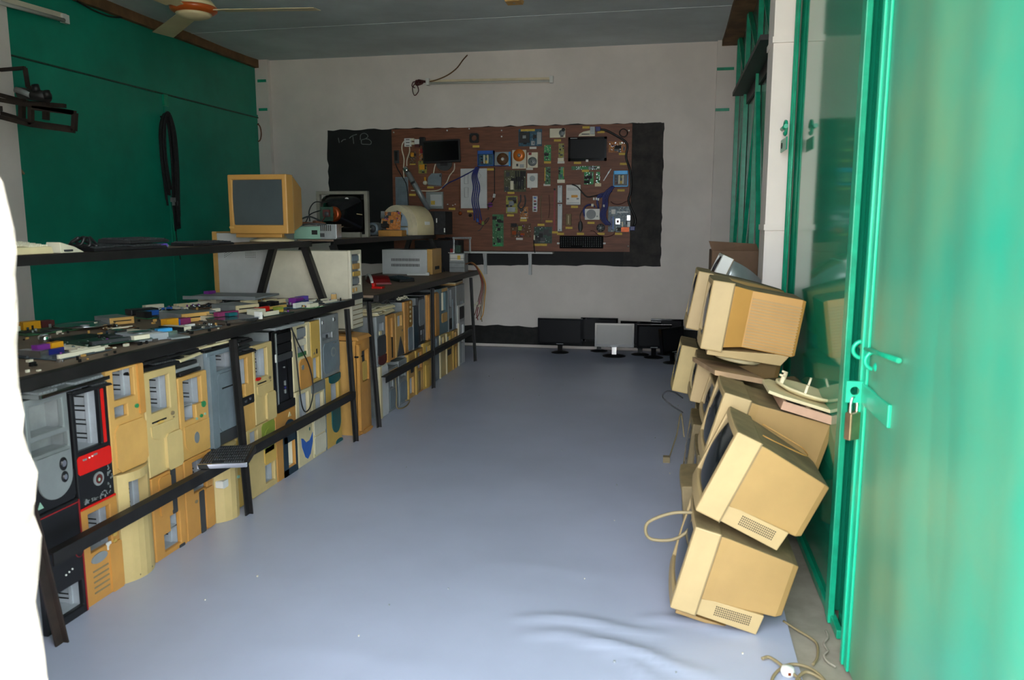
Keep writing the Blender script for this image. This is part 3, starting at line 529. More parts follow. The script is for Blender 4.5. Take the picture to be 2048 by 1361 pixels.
# ------------------------------------------------------------ tube monitors stacked along the right side
RZ = Matrix.Rotation(pi, 4, 'Z')
def crt(label, Y, pb, pt, W=.36, bz=.085, D=.35, rear=(.30, .19, .07), style='plain', c='crt_light', cs='crt_beige', scr='crt_glass', group='old tube monitors stacked along the right wall', loc=None, tilt=None, H=None, lip=True, vent=True, yaw=0, base=False, dusty=True):
    if loc is None:
        a, d = ony(*pb, Y), ony(*pt, Y)
        loc = a; H = math.hypot(d.x - a.x, d.z - a.z); tilt = math.atan2(d.x - a.x, d.z - a.z)
    t = thing('tube_monitor', label, 'monitor', loc, (0, tilt, yaw), group)
    hole = [(.08, .92, .15, .91)]
    b = MB().panel(W, H, bz, hole, .006, nb=6); b.tr(Matrix.Translation((0, W, 0)) @ RZ)
    bzl = b.build('bezel', [c, 'dust_top'], t, .006)
    y0, y1, z0, z1 = .075 * W, .925 * W, .145 * H, .915 * H
    n = 10; g = MB(); pts = []
    for j in range(n + 1):
        for i in range(n + 1):
            u, v = i / n * 2 - 1, j / n * 2 - 1
            pts.append((-.006 + .016 * (u * u + v * v) * .5, y0 + (y1 - y0) * i / n, z0 + (z1 - z0) * j / n))
    g.idx(pts, [(j * (n + 1) + i, j * (n + 1) + i + 1, (j + 1) * (n + 1) + i + 1, (j + 1) * (n + 1) + i) for j in range(n) for i in range(n)], 0, True)
    g.build('screen', scr, t)
    rw, rh, rz = rear
    def ring(x, w_, za, zb): c_ = W / 2; return [(x, c_ - w_ / 2, za), (x, c_ + w_ / 2, za), (x, c_ + w_ / 2, zb), (x, c_ - w_ / 2, zb)]
    zb0 = .06 if lip else .015
    if style == 'plain':
        b = MB().loft([ring(bz, W - .012, zb0, H - .008), ring(bz + .03, W - .02, zb0, H - .010), ring(D - .02, rw, rz, rz + rh), ring(D, rw - .02, rz + .008, rz + rh - .006)])
        hsg = b.build('rear_housing', [cs, 'dust_top'], t, .004)
    elif style == 'neck':
        b = MB().loft([ring(bz, W - .012, .02, H - .01), ring(bz + .075, rw, .03, H - .02), ring(D - .015, rw, rz, rz + rh), ring(D, rw - .02, rz + .005, rz + rh - .005)])
        hsg = b.build('rear_housing', [cs, 'dust_top'], t, .003)
        b = MB(); k = 17; xs0 = bz + .08
        for i in range(k):
            z = .035 + (rh - .03) * i / k; b.hexa([(xs0, W / 2 - rw / 2 - .0035, z), (xs0, W / 2 - rw / 2 + .004, z), (xs0, W / 2 - rw / 2 + .004, z + .006), (xs0, W / 2 - rw / 2 - .0035, z + .006)],
                       [(D - .012, W / 2 - rw / 2 - .0035, z + rz - .03), (D - .012, W / 2 - rw / 2 + .004, z + rz - .03), (D - .012, W / 2 - rw / 2 + .004, z + rz - .024), (D - .012, W / 2 - rw / 2 - .0035, z + rz - .024)])
        b.build('cooling_ribs', 'crt_beige', hsg)
    else:
        b = MB(); k = 10
        rings = []
        for i in range(k + 1):
            s = i / k; x = bz + (D - bz) * s; e = (1 - s ** 2.2)
            rings.append(ring(x, rw * .55 + (W - .012 - rw * .55) * e, rz * (1 - e) + .012 * e, (rz + rh) * (1 - e) + (H - .008) * e))
        b.loft(rings, 0, True, True); hsg = b.build('rear_housing', [cs, 'dust_top'], t)
    if lip:
        b = MB().hexa([(bz, .008, .004), (bz, W - .008, .004), (bz, W - .008, .066), (bz, .008, .066)], [(bz + .20, .02, -.004), (bz + .20, W - .02, -.004), (bz + .205, W - .02, .066), (bz + .205, .02, .066)])
        skt = b.build('base_skirt', c, t, .003)
        if vent:
            b = MB()
            for i in range(19):
                for j in range(5):
                    x = bz + .055 + i * .0062; z = .022 + j * .0072; yy = .008 + .012 * (x - bz) / .2
                    b.box(x - .0017, x + .0017, yy - .0012, yy + .002, z - .0019, z + .0019)
            b.build('vent_grille', 'dark', skt)
    b = MB().box(bz - .004, bz - .001, -.0008, .0, .0, H); b.build('seam', 'dust_brown', bzl)
    for o_ in (bzl, hsg):
        for p_ in o_.data.polygons:
            if p_.normal.z > .75 and p_.center.z > H * .6 and dusty: p_.material_index = 1
    if base:
        b = MB().lathe([(.0, -.035), (.11, -.035), (.115, -.02), (.06, -.004), (.06, .002)], 28, c=(.19, W / 2, 0)); b.build('swivel_base', c, t)
    return t
mA = crt('large beige tube monitor on the floor nearest the doorway, tilted up', 2.45, (1339.6, 1217), (1392, 1054), D=.345)
MB().box(.03, .27, .06, .3, -.040, -.028).lathe([(.0, -.028), (.10, -.028), (.085, -.004), (0, -.004)], 24, c=(.17, .18, 0)).build('tilt_plate', 'crt_beige', mA, .002)
mB = crt('beige tube monitor leaning back steeply on top of the nearest floor monitor', 2.46, (1390, 1022), (1476, 864), D=.335, rear=(.29, .195, .06))
b = MB(); b.tube(curve([(.10, .13, .291), (.12, .12, .292), (.20, .14, .2885), (.25, .16, .286), (.27, .19, .285), (.27, .24, .285), (.25, .28, .286), (.12, .31, .292)]), .0022, 6)
b.build('moulded_arch', 'crt_tan', mB)
mC = crt('beige tube monitor with a round base plate and open tray lying on its top', 2.845, (1402, 925), (1450, 785), W=.355, D=.40, rear=(.31, .21, .06), bz=.10)
mK = crt('dusty beige tube monitor on the floor below the one that carries the tray', 2.90, None, None, loc=(.10, 2.90, .005), tilt=R(-5), H=.335, W=.29, D=.30, rear=(.22, .16, .04), bz=.07, lip=False, c='dust_brown', cs='dust_brown')
mJ = crt('beige tube monitor wedged under the brown sheet, its screen showing behind the tray monitor', 3.215, (1404, 850), (1431, 772), W=.345, D=.36)
mJ2 = crt('dust covered tube monitor added on the floor to support the middle of the stack', 3.29, None, None, loc=(.13, 3.29, .02), tilt=R(2), H=.33, D=.36, W=.35, c='dust_brown', cs='dust_brown', lip=False)  # hidden monitor, added to bear those above it
mD = crt('big beige tube monitor with ribbed rear sides, topmost on the brown sheet', 3.24, (1400, 698), (1427, 560), W=.345, bz=.088, D=.375, rear=(.265, .235, .025), style='neck', c='crt_light', cs='crt_tan', lip=False)
MB().hexa([(.03, .01, -.02), (.03, .33, -.02), (.03, .33, 0.002), (.03, .01, .002)], [(.33, .05, -.02), (.33, .30, -.02), (.36, .30, .03), (.36, .05, .03)]).build('bottom_skirt', 'crt_light', mD, .003)
MB().lathe([(.0, -.044), (.09, -.044), (.10, -.034), (.05, -.019), (0, -.019)], 28, c=(.17, .17, 0)).build('swivel_disc', 'cream', mD)
mG = crt('pale beige tube monitor under the brown sheet, second behind the tray monitor', 3.60, (1379, 803), (1397, 722), W=.345, D=.36, c='crt_light')
mG2 = crt('beige tube monitor low in the stack with a black cable looping from its front', 3.70, None, None, loc=(.10, 3.70, .05), tilt=R(6), H=.33, D=.36, W=.34, lip=False, c='dust_brown', cs='dust_brown')
mE = crt('beige tube monitor with a rounded dusty rear near the silver one', 3.68, (1371, 657), (1398, 542), W=.35, bz=.07, D=.40, rear=(.26, .2, .05), style='round', cs='crt_beige', base=True)
mE2 = crt('beige tube monitor at the far end of the stack, tilted over the dark floor', 4.10, (1343, 782), (1364, 690), W=.34, D=.37, lip=False, c='beige')
mE3 = crt('beige tube monitor on the floor at the far end of the stack', 4.10, None, None, loc=(.15, 4.10, .02), tilt=R(4), H=.32, D=.34, W=.34, lip=False, c='beige')
mI = crt('silver tube monitor on top of the far end of the stack', 4.06, (1416, 570), (1447, 509), W=.30, bz=.06, D=.25, rear=(.20, .12, .0), style='round', c='white', cs='silver', lip=False)
o_ = thing('added_support_box', 'unseen grey metal box added to support the silver tube monitor', 'box', (.17, 4.12, .69)); box('box_body', 'grey', o_, 0, .24, 0, .22, 0, .20, .003); box('box_front', 'silver', o_, -.006, 0, .01, .21, .01, .19)  # invented prop, hidden from view, added so the silver monitor has a support
bx = thing('cardboard_box', 'tall brown cardboard box standing against the white pillar behind the monitors', 'box', (.24, 4.66, 0))
box('box_body', 'cardboard', bx, 0, .26, 0, .3, 0, 1.16, .004); MB().hexa([(0, 0, 1.16), (.26, 0, 1.16), (.26, .005, 1.16), (0, .005, 1.16)], [(-.02, -.02, 1.215), (.24, -.02, 1.2), (.24, -.015, 1.2), (-.02, -.015, 1.215)]).build('box_flap', 'cardboard', bx)
# brown sheet under the ribbed monitor
p0, p1, p2 = ony(1385, 714, 3.58), ony(1430, 741, 3.17), ony(1533, 760, 3.17)
p3 = p0 + (p2 - p1) * .95; dz = Vector((0, 0, .02))
tag(MB().hexa([p1 - dz, p2 - dz, p3 - dz, p0 - dz], [p1, p2, p3, p0]).build('fibreboard_sheet', 'sheet_brown'), 'brown fibreboard sheet lying between the ribbed monitor and the ones below', 'board')
# tray and swivel plate on the nearest-but-one stack
def frame_on(p_near, p_far, p_back):
    x = (p_far - p_near).normalized(); y = (p_back - p_near); y = (y - x * y.dot(x)).normalized(); z = x.cross(y)
    if z.z < 0: z = -z
    return Matrix((( x.x, y.x, z.x, p_near.x), (x.y, y.y, z.y, p_near.y), (x.z, y.z, z.z, p_near.z), (0, 0, 0, 1)))
Mx = mC.matrix_basis.copy()
tr = thing('plastic_tray', 'open pinkish tan plastic tray with white keys by the green door', 'tray')
tr.matrix_world = Matrix.Translation(mC.location) @ Matrix.Rotation(mC.rotation_euler.y, 4, 'Y') @ Matrix.Translation((.20, .02, .2755))
b = MB().box(0, .21, -.02, -.008, 0, .03).box(0, .21, .25, .262, 0, .03).box(0, .012, -.008, .25, 0, .03).box(.198, .21, -.008, .25, 0, .03).box(.012, .198, -.008, .25, 0, .005).box(.085, .10, -.008, .25, .005, .03)
b.build('tray_shell', 'pink_tan', tr)
b = MB()
for i in range(7): b.box(.112 + i * .011, .119 + i * .011, .0, .035, .006, .022)
b.build('white_keys', 'white', tr)
box('dark_pocket', 'black', tr, .018, .08, .0, .20, .006, .018)
sw = thing('monitor_stand', 'round swivel stand with hooked clips lying upside down on a square plate', 'monitor stand')
sw.matrix_world = Matrix.Translation(mC.location) @ Matrix.Rotation(mC.rotation_euler.y, 4, 'Y') @ Matrix.Translation((.15, .03, .308))
MB().prism([(0, .02), (.05, 0), (.24, 0), (.26, .04), (.26, .25), (.2, .28), (.03, .28), (0, .22)], 0, .012).build('square_plate', 'cream', sw, .002)
MB().lathe([(0, .012), (.07, .012), (.115, .028), (.115, .036), (.105, .036), (.065, .022), (0, .022)], 32, c=(.15, .15, 0)).build('swivel_dish', 'cream', sw)
for k in range(6):
    a = k * pi / 3 + .3; x, y = .15 + .105 * cos(a), .15 + .105 * sin(a)
    b = MB().box(-.006, .006, -.004, .004, .03, .065).box(-.006, .016, -.004, .004, .06, .067)
    b.tr(Matrix.Translation((x, y, 0)) @ Matrix.Rotation(a, 4, 'Z')); b.build('hook_clip', 'skin_light', sw)

# ------------------------------------------------------------ cables on the right
def cable(name, label, cat, pts, r, m, ends=(), group=None, n=6):
    t = thing(name, label, cat, (0, 0, 0), group=group) if ends else None
    o = MB().tube(curve(pts, n), r, 7).build('cord' if ends else name, m, t)
    if not ends: return tag(o, label, cat, group)
    for nm, mm, fn in ends: b = MB(); fn(b); b.build(nm, mm, t)
    return t
G = lambda x, y, z=.006: tuple(onz(x, y, z))
cable('monitor_cable', 'thick beige cord looping out from under the second monitor near the doorway', 'cable', [ony(1392, 1026, 2.60), ony(1345, 1027, 2.60), ony(1300, 1043, 2.60), ony(1291, 1062, 2.60), ony(1303, 1079, 2.60), ony(1345, 1080, 2.60), ony(1376, 1062, 2.60), ony(1388, 1034, 2.60)], .0058, 'cable_tan')
E1 = [G(1530, 1316), G(1545, 1330), G(1570, 1345), G(1595, 1375)]
ring = [G(1524, 1318, .012), G(1540, 1316, .012), G(1570, 1337, .014), G(1600, 1362, .012), G(1620, 1400, .01), G(1580, 1420, .008), G(1545, 1390, .006), G(1548, 1352, .006), G(1580, 1330, .010), G(1625, 1340, .016), G(1655, 1375, .012), G(1640, 1420, .01), G(1590, 1380, .010), G(1610, 1345, .016), G(1650, 1365, .012), G(1668, 1400, .008)]
pl = onz(1575, 1352, 0)
cable('extension_cord', 'coiled beige cord with a white plug on the floor by the green door', 'cable', ring, .0048, 'cable_tan', [('plug', 'white', lambda b: b.lathe([(0, 0.001), (.018, .001), (.021, .012), (.017, .026), (0, .029)], 20, c=(pl.x, pl.y, .001))), ('plug_fuse', 'copper', lambda b: b.box(pl.x - .002, pl.x + .006, pl.y - .022, pl.y - .018, .012, .020))])
cable('mains_cord', 'thin beige cord winding along the bare concrete beside the green door', 'cable', [G(1567, 1243), G(1590, 1258), G(1620, 1276), G(1634, 1290), G(1635, 1315), G(1626, 1330)], .004, 'cable_tan')
cable('mains_cord', 'dusty thin cord lying against the foot of the green door', 'cable', [G(1652, 1262), G(1656, 1275), G(1648, 1288), G(1655, 1302), G(1648, 1312), G(1656, 1325), G(1672, 1335)], .0032, 'concrete')
q = onz(1334, 921, .012)
cable('monitor_cable', 'thin cord with a grey plug hanging down to the vinyl beside the monitor stack', 'cable', [(.10, 3.9, .26), ony(1362, 828, 4.0), ony(1354, 868, 4.1), ony(1346, 893, 4.2), q + Vector((.01, .0, .01)), q], .0035, 'cable_tan', [('plug', 'cable_tan', lambda b: b.box(q.x - .022, q.x + .016, q.y - .02, q.y + .02, .002, .034))])
cable('black_cable', 'black cable making a loop in the air left of the monitor stack', 'cable', [ony(1366, 826, 3.72), ony(1345, 812, 3.74), ony(1330, 801, 3.75), ony(1325, 792, 3.75), ony(1335, 783, 3.75), ony(1350, 786, 3.74), ony(1366, 797, 3.72)], .003, 'black')

# ------------------------------------------------------------ padlock, hasp and bolts on the near leaf
YH = 2.33
def hp(x, y, Y=YH): return ony(x, y, Y)
ha = thing('padlock', 'brass padlock hanging from the green hasp at the edge of the near door leaf', 'padlock', hp(1705, 852), (0, 0, R(38)))
box('lock_body', 'brass', ha, -.021, .021, -.012, .012, -.040, .040, .004)
MB().tube(curve([(-.013, 0, .038), (-.013, 0, .066), (-.007, 0, .082), (.007, 0, .082), (.013, 0, .066), (.013, 0, .038)]), .0048, 8).build('shackle', 'chrome', ha)
hs = thing('door_hasp', 'pale green hasp plate with a round hole on the near door leaf', 'hasp', (0, 0, 0))
a, d = hp(1690, 806), hp(1742, 764); hc = hp(1709, 782); b = MB(); n = 20
def hr(k, s):
    t_ = 2 * pi * k / n; m_ = max(abs(cos(t_)), abs(sin(t_)))
    if s: return (hc.x + .0125 * cos(t_), hc.z + .0125 * sin(t_))
    return (min(.558, hc.x + max(-(hc.x - a.x), cos(t_) * .05 / m_)), hc.z + max(a.z - hc.z, min(d.z - hc.z, sin(t_) * .034 / m_)))
for k in range(n):
    for y in (YH - .004, YH + .004): b.face([(*[hr(k, 0)[0]], y, hr(k, 0)[1]), (hr(k + 1, 0)[0], y, hr(k + 1, 0)[1]), (hr(k + 1, 1)[0], y, hr(k + 1, 1)[1]), (hr(k, 1)[0], y, hr(k, 1)[1])])
    for s_ in (0, 1):
        p_, q_ = hr(k, s_), hr(k + 1, s_); b.face([(p_[0], YH - .004, p_[1]), (q_[0], YH - .004, q_[1]), (q_[0], YH + .004, q_[1]), (p_[0], YH + .004, p_[1])])
b.build('hasp_plate', 'green_pale', hs); box('hasp_strap', 'green_pale', hs, .545, .556, 2.05, 2.33, a.z, d.z - .004, .003)
bo = thing('door_bolt', 'pale green sliding bolt with two rings above the padlock', 'bolt', (0, 0, 0))
for x, y, Y_ in ((1724, 700, 2.36), (1749, 722, 2.27)):
    e = ony(x, y, Y_); MB().tube([(e.x + .024 * cos(R(20) + k * pi / 8), Y_, e.z + .024 * sin(R(20) + k * pi / 8)) for k in range(13)], .006, 8).build('bolt_ring', 'green_pale', bo)
e1, e2 = ony(1722, 694, 2.40), ony(1800, 722, 2.0); e2.x = .548
MB().tube([e1, e2], .007).build('bolt_rod', 'green_rod', bo)
e = ony(1758, 735, 2.22); MB().lathe([(0, -.02), (.012, -.016), (.016, 0), (.012, .014), (.006, .02), (.006, .05)], 16, axis='y', c=(e.x, e.y, e.z)).build('bolt_knob', 'green_pale', bo)
MB().tube([ony(1741, 738, 2.31), ony(1741, 790, 2.31), ony(1741, 846, 2.31), ony(1724, 880, 2.33)], .0055).build('bolt_handle', 'green_pale', bo); MB().tube([ony(1757, 745, 2.23), ony(1744, 800, 2.30)], .0045).build('bolt_handle', 'green_rod', bo)
lt = thing('door_latch', 'green ring latch and drilled tab at the pillar edge of the glossy door', 'latch', (0, 0, 0))
l1, l2 = onx(1574, 256, .525), onx(1571, 290, .525)
MB().tube([(.518, l1.y + .03 * cos(k * pi / 8), l1.z + .03 * sin(k * pi / 8)) for k in range(15)], .008, 8).build('latch_ring', 'green_rod', lt)
MB().cyl((.51, l1.y - .08, l1.z), (.51, l1.y + .05, l1.z), .01).build('latch_bolt', 'green_rod', lt)
box('latch_tab', 'green_rod', lt, .514, .52, l2.y - .10, l2.y + .09, l2.z - .03, l2.z + .03, .004); MB().cyl((.511, l2.y + .04, l2.z), (.515, l2.y + .04, l2.z), .014).build('tab_hole', 'dark', lt)
MB().cyl((.56, 4.05, .05), (.56, 4.05, 3.0), .012).cyl((.556, 3.98, .05), (.556, 3.98, 3.0), .006).build('lock_rod', 'green_rod', lt)

# ------------------------------------------------------------ flat screens on the floor at the back
def lcd(label, px, w_, h_, tilt=0, yaw=0, zb=.09, scr='lcd_screen', base=.09, shadow=0, y=None, x=None):
    g = onz(*px, 0) if y is None else Vector((x, y, 0))
    t = thing('flat_monitor', label, 'monitor', g, (0, 0, yaw), 'black flat monitors standing on the floor by the back wall')
    MB().lathe([(0, 0), (base, 0), (base, .006), (base * .7, .014), (.02, .02), (0, .02)], 28).build('stand_base', 'black', t)
    MB().hexa([(-.022, -.012, .015), (.022, -.012, .015), (.022, .012, .015), (-.022, .012, .015)], [(-.026, .012, zb + .06), (.026, .012, zb + .06), (.026, .03, zb + .06), (-.026, .03, zb + .06)]).build('stand_neck', 'black_gloss', t)
    M = Matrix.Translation((0, 0, zb)) @ Matrix.Rotation(tilt, 4, 'X')
    bw, bb = .018, .026
    b = MB()
    b.box(-w_ / 2, w_ / 2, -.022, .012, 0, bb).box(-w_ / 2, w_ / 2, -.022, .012, h_ - bw, h_).box(-w_ / 2, -w_ / 2 + bw, -.022, .012, bb, h_ - bw).box(w_ / 2 - bw, w_ / 2, -.022, .012, bb, h_ - bw).box(-w_ / 2 + .01, w_ / 2 - .01, -.012, .012, .01, h_ - .01)
    sfr = b.tr(M).build('screen_frame', 'black_gloss', t)
    MB().box(-w_ / 2 + bw, w_ / 2 - bw, -.016, -.012, bb, h_ - bw).tr(M).build('screen', scr, t)
    MB().box(-.035, .035, -.0232, -.022, .008, .014).tr(M).build('front_label', 'zinc', sfr)
    return t
lcd('wide matt black flat monitor standing alone at the left of the row', (1120, 706), .455, .27, zb=.085)
lcd('black flat monitor half hidden between the leftmost one and the bright reflecting one', (1198, 703), .38, .25, zb=.10)
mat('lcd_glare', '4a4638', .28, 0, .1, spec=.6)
lcd('flat monitor with a brightly reflecting screen in front of two others', (1228, 713), .385, .235, tilt=R(-3), yaw=R(3), zb=.095, scr='lcd_glare', base=.115)
lcd('black flat monitor close behind the right edge of the reflecting one', (1280, 710), .40, .25, zb=.09, yaw=R(-4))
lcd('black flat monitor standing in front at the right of the reflecting one', (1307, 716), .335, .235, zb=.095, yaw=R(8), base=.095)
lcd('black flat monitor farthest back against the wall at the right', None, .32, .25, zb=.11, x=.0, y=7.98)
lcd('black flat monitor turned sideways beside the tube monitor stack', (1345, 727), .34, .24, zb=.10, yaw=R(52), tilt=R(-8))

# ------------------------------------------------------------ loose electronics: builders (lying in local xy, facing +z)
def pcb(name, label, cat, loc, rot, w_, h_, m='pcb_green', seed=0, parts=(), group=None, chips=5, caps=0, thick=.003):
    t = thing(name, label, cat, loc, rot, group); rnd = random.Random(seed)
    MB().box(-w_ / 2, w_ / 2, -h_ / 2, h_ / 2, 0, thick).build('circuit_board', m, t)
    for k in range(chips):
        s = rnd.uniform(.05, .14) * min(w_, h_) + .003; x, y = rnd.uniform(-.42, .42) * w_, rnd.uniform(-.42, .42) * h_; a = rnd.choice((1, 1, 1.8))
        box('chip', rnd.choice(('black', 'dark_grey', 'black_rough', 'dark')), t, max(x - s * a, -w_ / 2), min(x + s * a, w_ / 2), max(y - s, -h_ / 2), min(y + s, h_ / 2), thick, thick + rnd.uniform(.002, .006))
    for k in range(caps):
        x, y = rnd.uniform(-.44, .44) * w_, rnd.uniform(-.44, .44) * h_; r = rnd.uniform(.0035, .006)
        MB().cyl((x, y, thick), (x, y, thick + rnd.uniform(.01, .018)), r, n=10).build('capacitor', rnd.choice(('alu', 'navy', 'purple', 'dark', 'zinc')), t)
    for nm, m2, x0, x1, y0, y1, z in parts:
        box(nm, m2, t, x0 * w_, x1 * w_, y0 * h_, y1 * h_, thick, thick + z)
    b = MB()
    for k in range(26):
        x, y = rnd.uniform(-.47, .47) * w_, rnd.uniform(-.47, .47) * h_; s = rnd.uniform(.0012, .003)
        b.box(x - s, x + s, y - s * 1.6, y + s * 1.6, thick, thick + .0018)
    o = b.build('solder_points', rnd.choice(('zinc', 'alu', 'ivory')), t); o['kind'] = 'stuff'
    return t
def keyboard(label, loc, rot, w_=.44, d=.15, h_=.022, c='black', k='dark_grey', group='old keyboards and trays', name='keyboard', edge=None, rows=5):
    t = thing(name, label, 'keyboard', loc, rot, group)
    MB().hexa([(-w_ / 2, -d / 2, 0), (w_ / 2, -d / 2, 0), (w_ / 2, d / 2, 0), (-w_ / 2, d / 2, 0)], [(-w_ / 2 + .004, -d / 2 + .004, h_ * .6), (w_ / 2 - .004, -d / 2 + .004, h_ * .6), (w_ / 2 - .004, d / 2 - .004, h_), (-w_ / 2 + .004, d / 2 - .004, h_)]).build('keyboard_body', c, t, .003); kbb = t.children[0] if t.children else None
    b = MB(); n = 19
    for j in range(rows):
        for i in range(n):
            if j == 0 and 4 < i < 10: continue
            x0 = -w_ / 2 + .012 + i * (w_ - .024) / n; y0 = -d / 2 + .012 + j * (d - .024) / rows; zz = h_ * (.62 + .34 * (j + .5) / rows)
            b.box(x0 + .001, x0 + (w_ - .024) / n - .002, y0 + .001, y0 + (d - .024) / rows - .002, zz - .004, zz + .005)
    o = b.build('keys', k, t)
    if edge: MB().box(-w_ / 2, w_ / 2, -d / 2 - .004, -d / 2 + .006, 0, h_ * .7).build('front_edge', edge, t, .002)
    return t
def drive(label, loc, rot, w_=.146, d=.19, h_=.04, face='tan', body='zinc', kind='optical_drive', group='disc drives among the boards', slot=True):
    t = thing(kind, label, 'drive', loc, rot, group)
    box('drive_body', body, t, -w_ / 2, w_ / 2, -d / 2, d / 2, 0, h_, .002)
    if face:
        dfc = box('drive_face', face, t, -w_ / 2 - .001, w_ / 2 + .001, -d / 2 - .008, -d / 2, 0, h_ + .001, .002)
        if slot: box('tray_slot', 'dark', dfc, -w_ * .38, w_ * .38, -d / 2 - .0088, -d / 2 - .008, h_ * .45, h_ * .6)
    else:
        MB().lathe([(0, h_), (min(w_, d) * .36, h_), (min(w_, d) * .36, h_ + .002), (0, h_ + .002)], 24, c=(0, d * .1, 0)).build('round_cover', 'alu', t)
        box('drive_sticker', 'label_white', t, -w_ * .3, w_ * .3, -d * .42, -d * .26, h_, h_ + .0008)
    return t

# ------------------------------------------------------------ circuit boards and drives on the near table
ZT = .8475
GB = 'circuit boards spread on the near table'
def at_table(x, y, dz=0): return onz(x, y, ZT + dz)
PORTS = lambda *c: [('port_block', m, -.5 + .14 * i + .02, -.5 + .14 * i + .14, -.5, -.34, .03) for i, m in enumerate(c)]
SLOT = lambda m, n, y0=-.05, x0=-.45: [('expansion_slot', m, x0 + .09 * i, x0 + .09 * i + .045, y0, .42, .011) for i in range(n)]
MEM = lambda m, n: [('memory_slot', m, .18 + .07 * i, .18 + .07 * i + .04, -.15, .45, .010) for i in range(n)]
def mb(label, px, rz, w_, h_, m, seed, parts, dz=0, chips=5, caps=8):
    return pcb('circuit_board_assembly', label, 'circuit board', at_table(*px, dz), (0, 0, rz), w_, h_, m, seed, parts, GB, chips, caps)
A2 = R(90)
mb('motherboard with orange and purple port blocks, nearest the doorway at the table edge', (128, 708), R(84), .24, .20, 'pcb_grey', 1, [('port_block', 'port_orange', -.05, .16, .2, .34, .036), ('port_block', 'purple', -.3, -.08, .2, .34, .036), ('expansion_slot', 'ivory', -.45, .4, -.46, -.42, .014), ('expansion_slot', 'ivory', -.1, .45, -.3, -.26, .014), ('memory_slot', 'cable_blue', -.45, .05, .05, .1, .02), ('memory_slot', 'ivory', .2, .45, -.1, .4, .012), ('heat_sink', 'alu', -.48, -.34, -.1, .4, .025)])
t = mb('old board with orange and maroon ports at the rear corner beside the jamb', (84, 662), R(75), .26, .22, 'pcb_green', 2, [('port_block', 'port_orange', -.15, .15, .3, .5, .034), ('port_block', 'maroon', .17, .4, .3, .5, .03), ('expansion_slot', 'ivory', -.4, -.2, .3, .48, .02)], chips=4)
sp = at_table(90, 690)
o = thing('cooling_can', 'small shiny metal cylinder standing between the boards at the doorway end', 'metal can', sp); MB().lathe([(0, 0), (.022, 0), (.022, .034), (.017, .038), (0, .038)], 20).build('can_body', 'chrome', o); MB().lathe([(0, .038), (.014, .038), (.014, .042), (0, .042)], 16).build('can_cap', 'zinc', o)
o = thing('folded_laptop', 'dark folded laptop panel with a pale edge lying behind the nearest board', 'laptop part', at_table(152, 682), (0, 0, R(80))); box('panel_shell', 'black', o, -.09, .09, -.07, .05, 0.002, .016, .002); box('pale_edge', 'silver', o, -.09, .09, -.074, -.07, 0, .005)
mb('wide grey green board lying across others in the middle of the doorway end', (212, 682), R(70), .26, .21, 'pcb_dark', 4, [('expansion_slot', 'dark_grey', -.4, .2, -.4, -.3, .012), ('ribbon_port', 'ivory', .2, .46, -.49, -.38, .016)], dz=.014, chips=7, caps=3)
o = thing('metal_dish', 'shiny oval metal cover lying near the back of the table', 'metal cover', at_table(170, 655), (0, 0, .3)); MB().lathe([(0, .004), (.10, .004), (.125, .012), (.128, .016), (.12, .013), (.095, .007), (0, .007)], 36).build('dish', 'alu', o); MB().lathe([(0, .007), (.02, .007), (.018, .012), (0, .012)], 16).build('hub', 'zinc', o)
drive('metal floppy drive with a tan face and black slot', at_table(228, 646), (0, 0, R(62)), .11, .16, .032)
drive('silver drive with blue and white connectors near the front edge of the table', at_table(285, 679), (0, 0, R(70)), .13, .16, .028, face=None, body='steel')
box('cable_socket', 'blue_bright', bpy.data.objects[drive('second silver drive partly under the blue connector near the table edge', at_table(318, 671, .002), (0, 0, R(60)), .10, .13, .022, face=None, body='alu').name], -.03, .03, -.06, -.03, .022, .034)
mb('small brown board with a white strip behind the metal floppy drive', (236, 657), R(70), .12, .09, 'pcb_brown', 8, [('expansion_slot', 'ivory', -.4, .4, -.4, -.3, .006)], chips=2, caps=2)
mb('motherboard with magenta and orange ports and a black memory stick', (366, 657), R(78), .25, .22, 'pcb_grey', 9, [('port_block', 'magenta', .2, .45, .3, .5, .03), ('port_block', 'port_orange', -.1, .16, .3, .48, .036), ('port_block', 'blue', .17, .2, .3, .48, .03), ('expansion_slot', 'white', -.4, .2, -.1, -.04, .014), ('memory_slot', 'black', -.46, -.4, -.5, .1, .02), ('expansion_slot', 'ivory', -.36, -.15, -.4, .2, .016)], caps=6)
drive('silver optical drive with a yellowish face in the middle of the table', at_table(368, 640), (0, 0, R(66)), .146, .19, .04, face='tan')
o = thing('battery_pack', 'small black box at the back edge of the table', 'battery', at_table(284, 628), (0, 0, R(60))); box('pack_body', 'black', o, -.07, .07, -.04, .04, 0, .028, .003); box('pack_label', 'dark_grey', o, -.05, .05, -.03, .03, .028, .029)
mb('board with a white connector and blue slots at the back of the table', (328, 622), R(70), .22, .2, 'pcb_dark', 12, [('port_block', 'ivory', -.3, .2, .3, .45, .028), ('memory_slot', 'blue', -.4, .3, .1, .15, .012), ('expansion_slot', 'ivory', .3, .42, -.4, .3, .012)], chips=4)
t = thing('aluminium_tray', 'crumpled aluminium tray with teal and magenta bits near the table edge', 'tray', at_table(466, 645), (0, 0, R(70)))
MB().hexa([(-.09, -.06, 0), (.09, -.06, 0), (.09, .06, 0), (-.09, .06, 0)], [(-.11, -.075, .025), (.105, -.08, .022), (.1, .07, .03), (-.1, .075, .026)]).build('tray_pan', 'alu', t, .004)
box('teal_part', 'teal', t, -.02, .03, .0, .03, .03, .045); box('magenta_part', 'magenta', t, -.06, .06, .03, .06, .03, .05); box('white_tab', 'white', t, .095, .11, -.08, -.04, .01, .045)
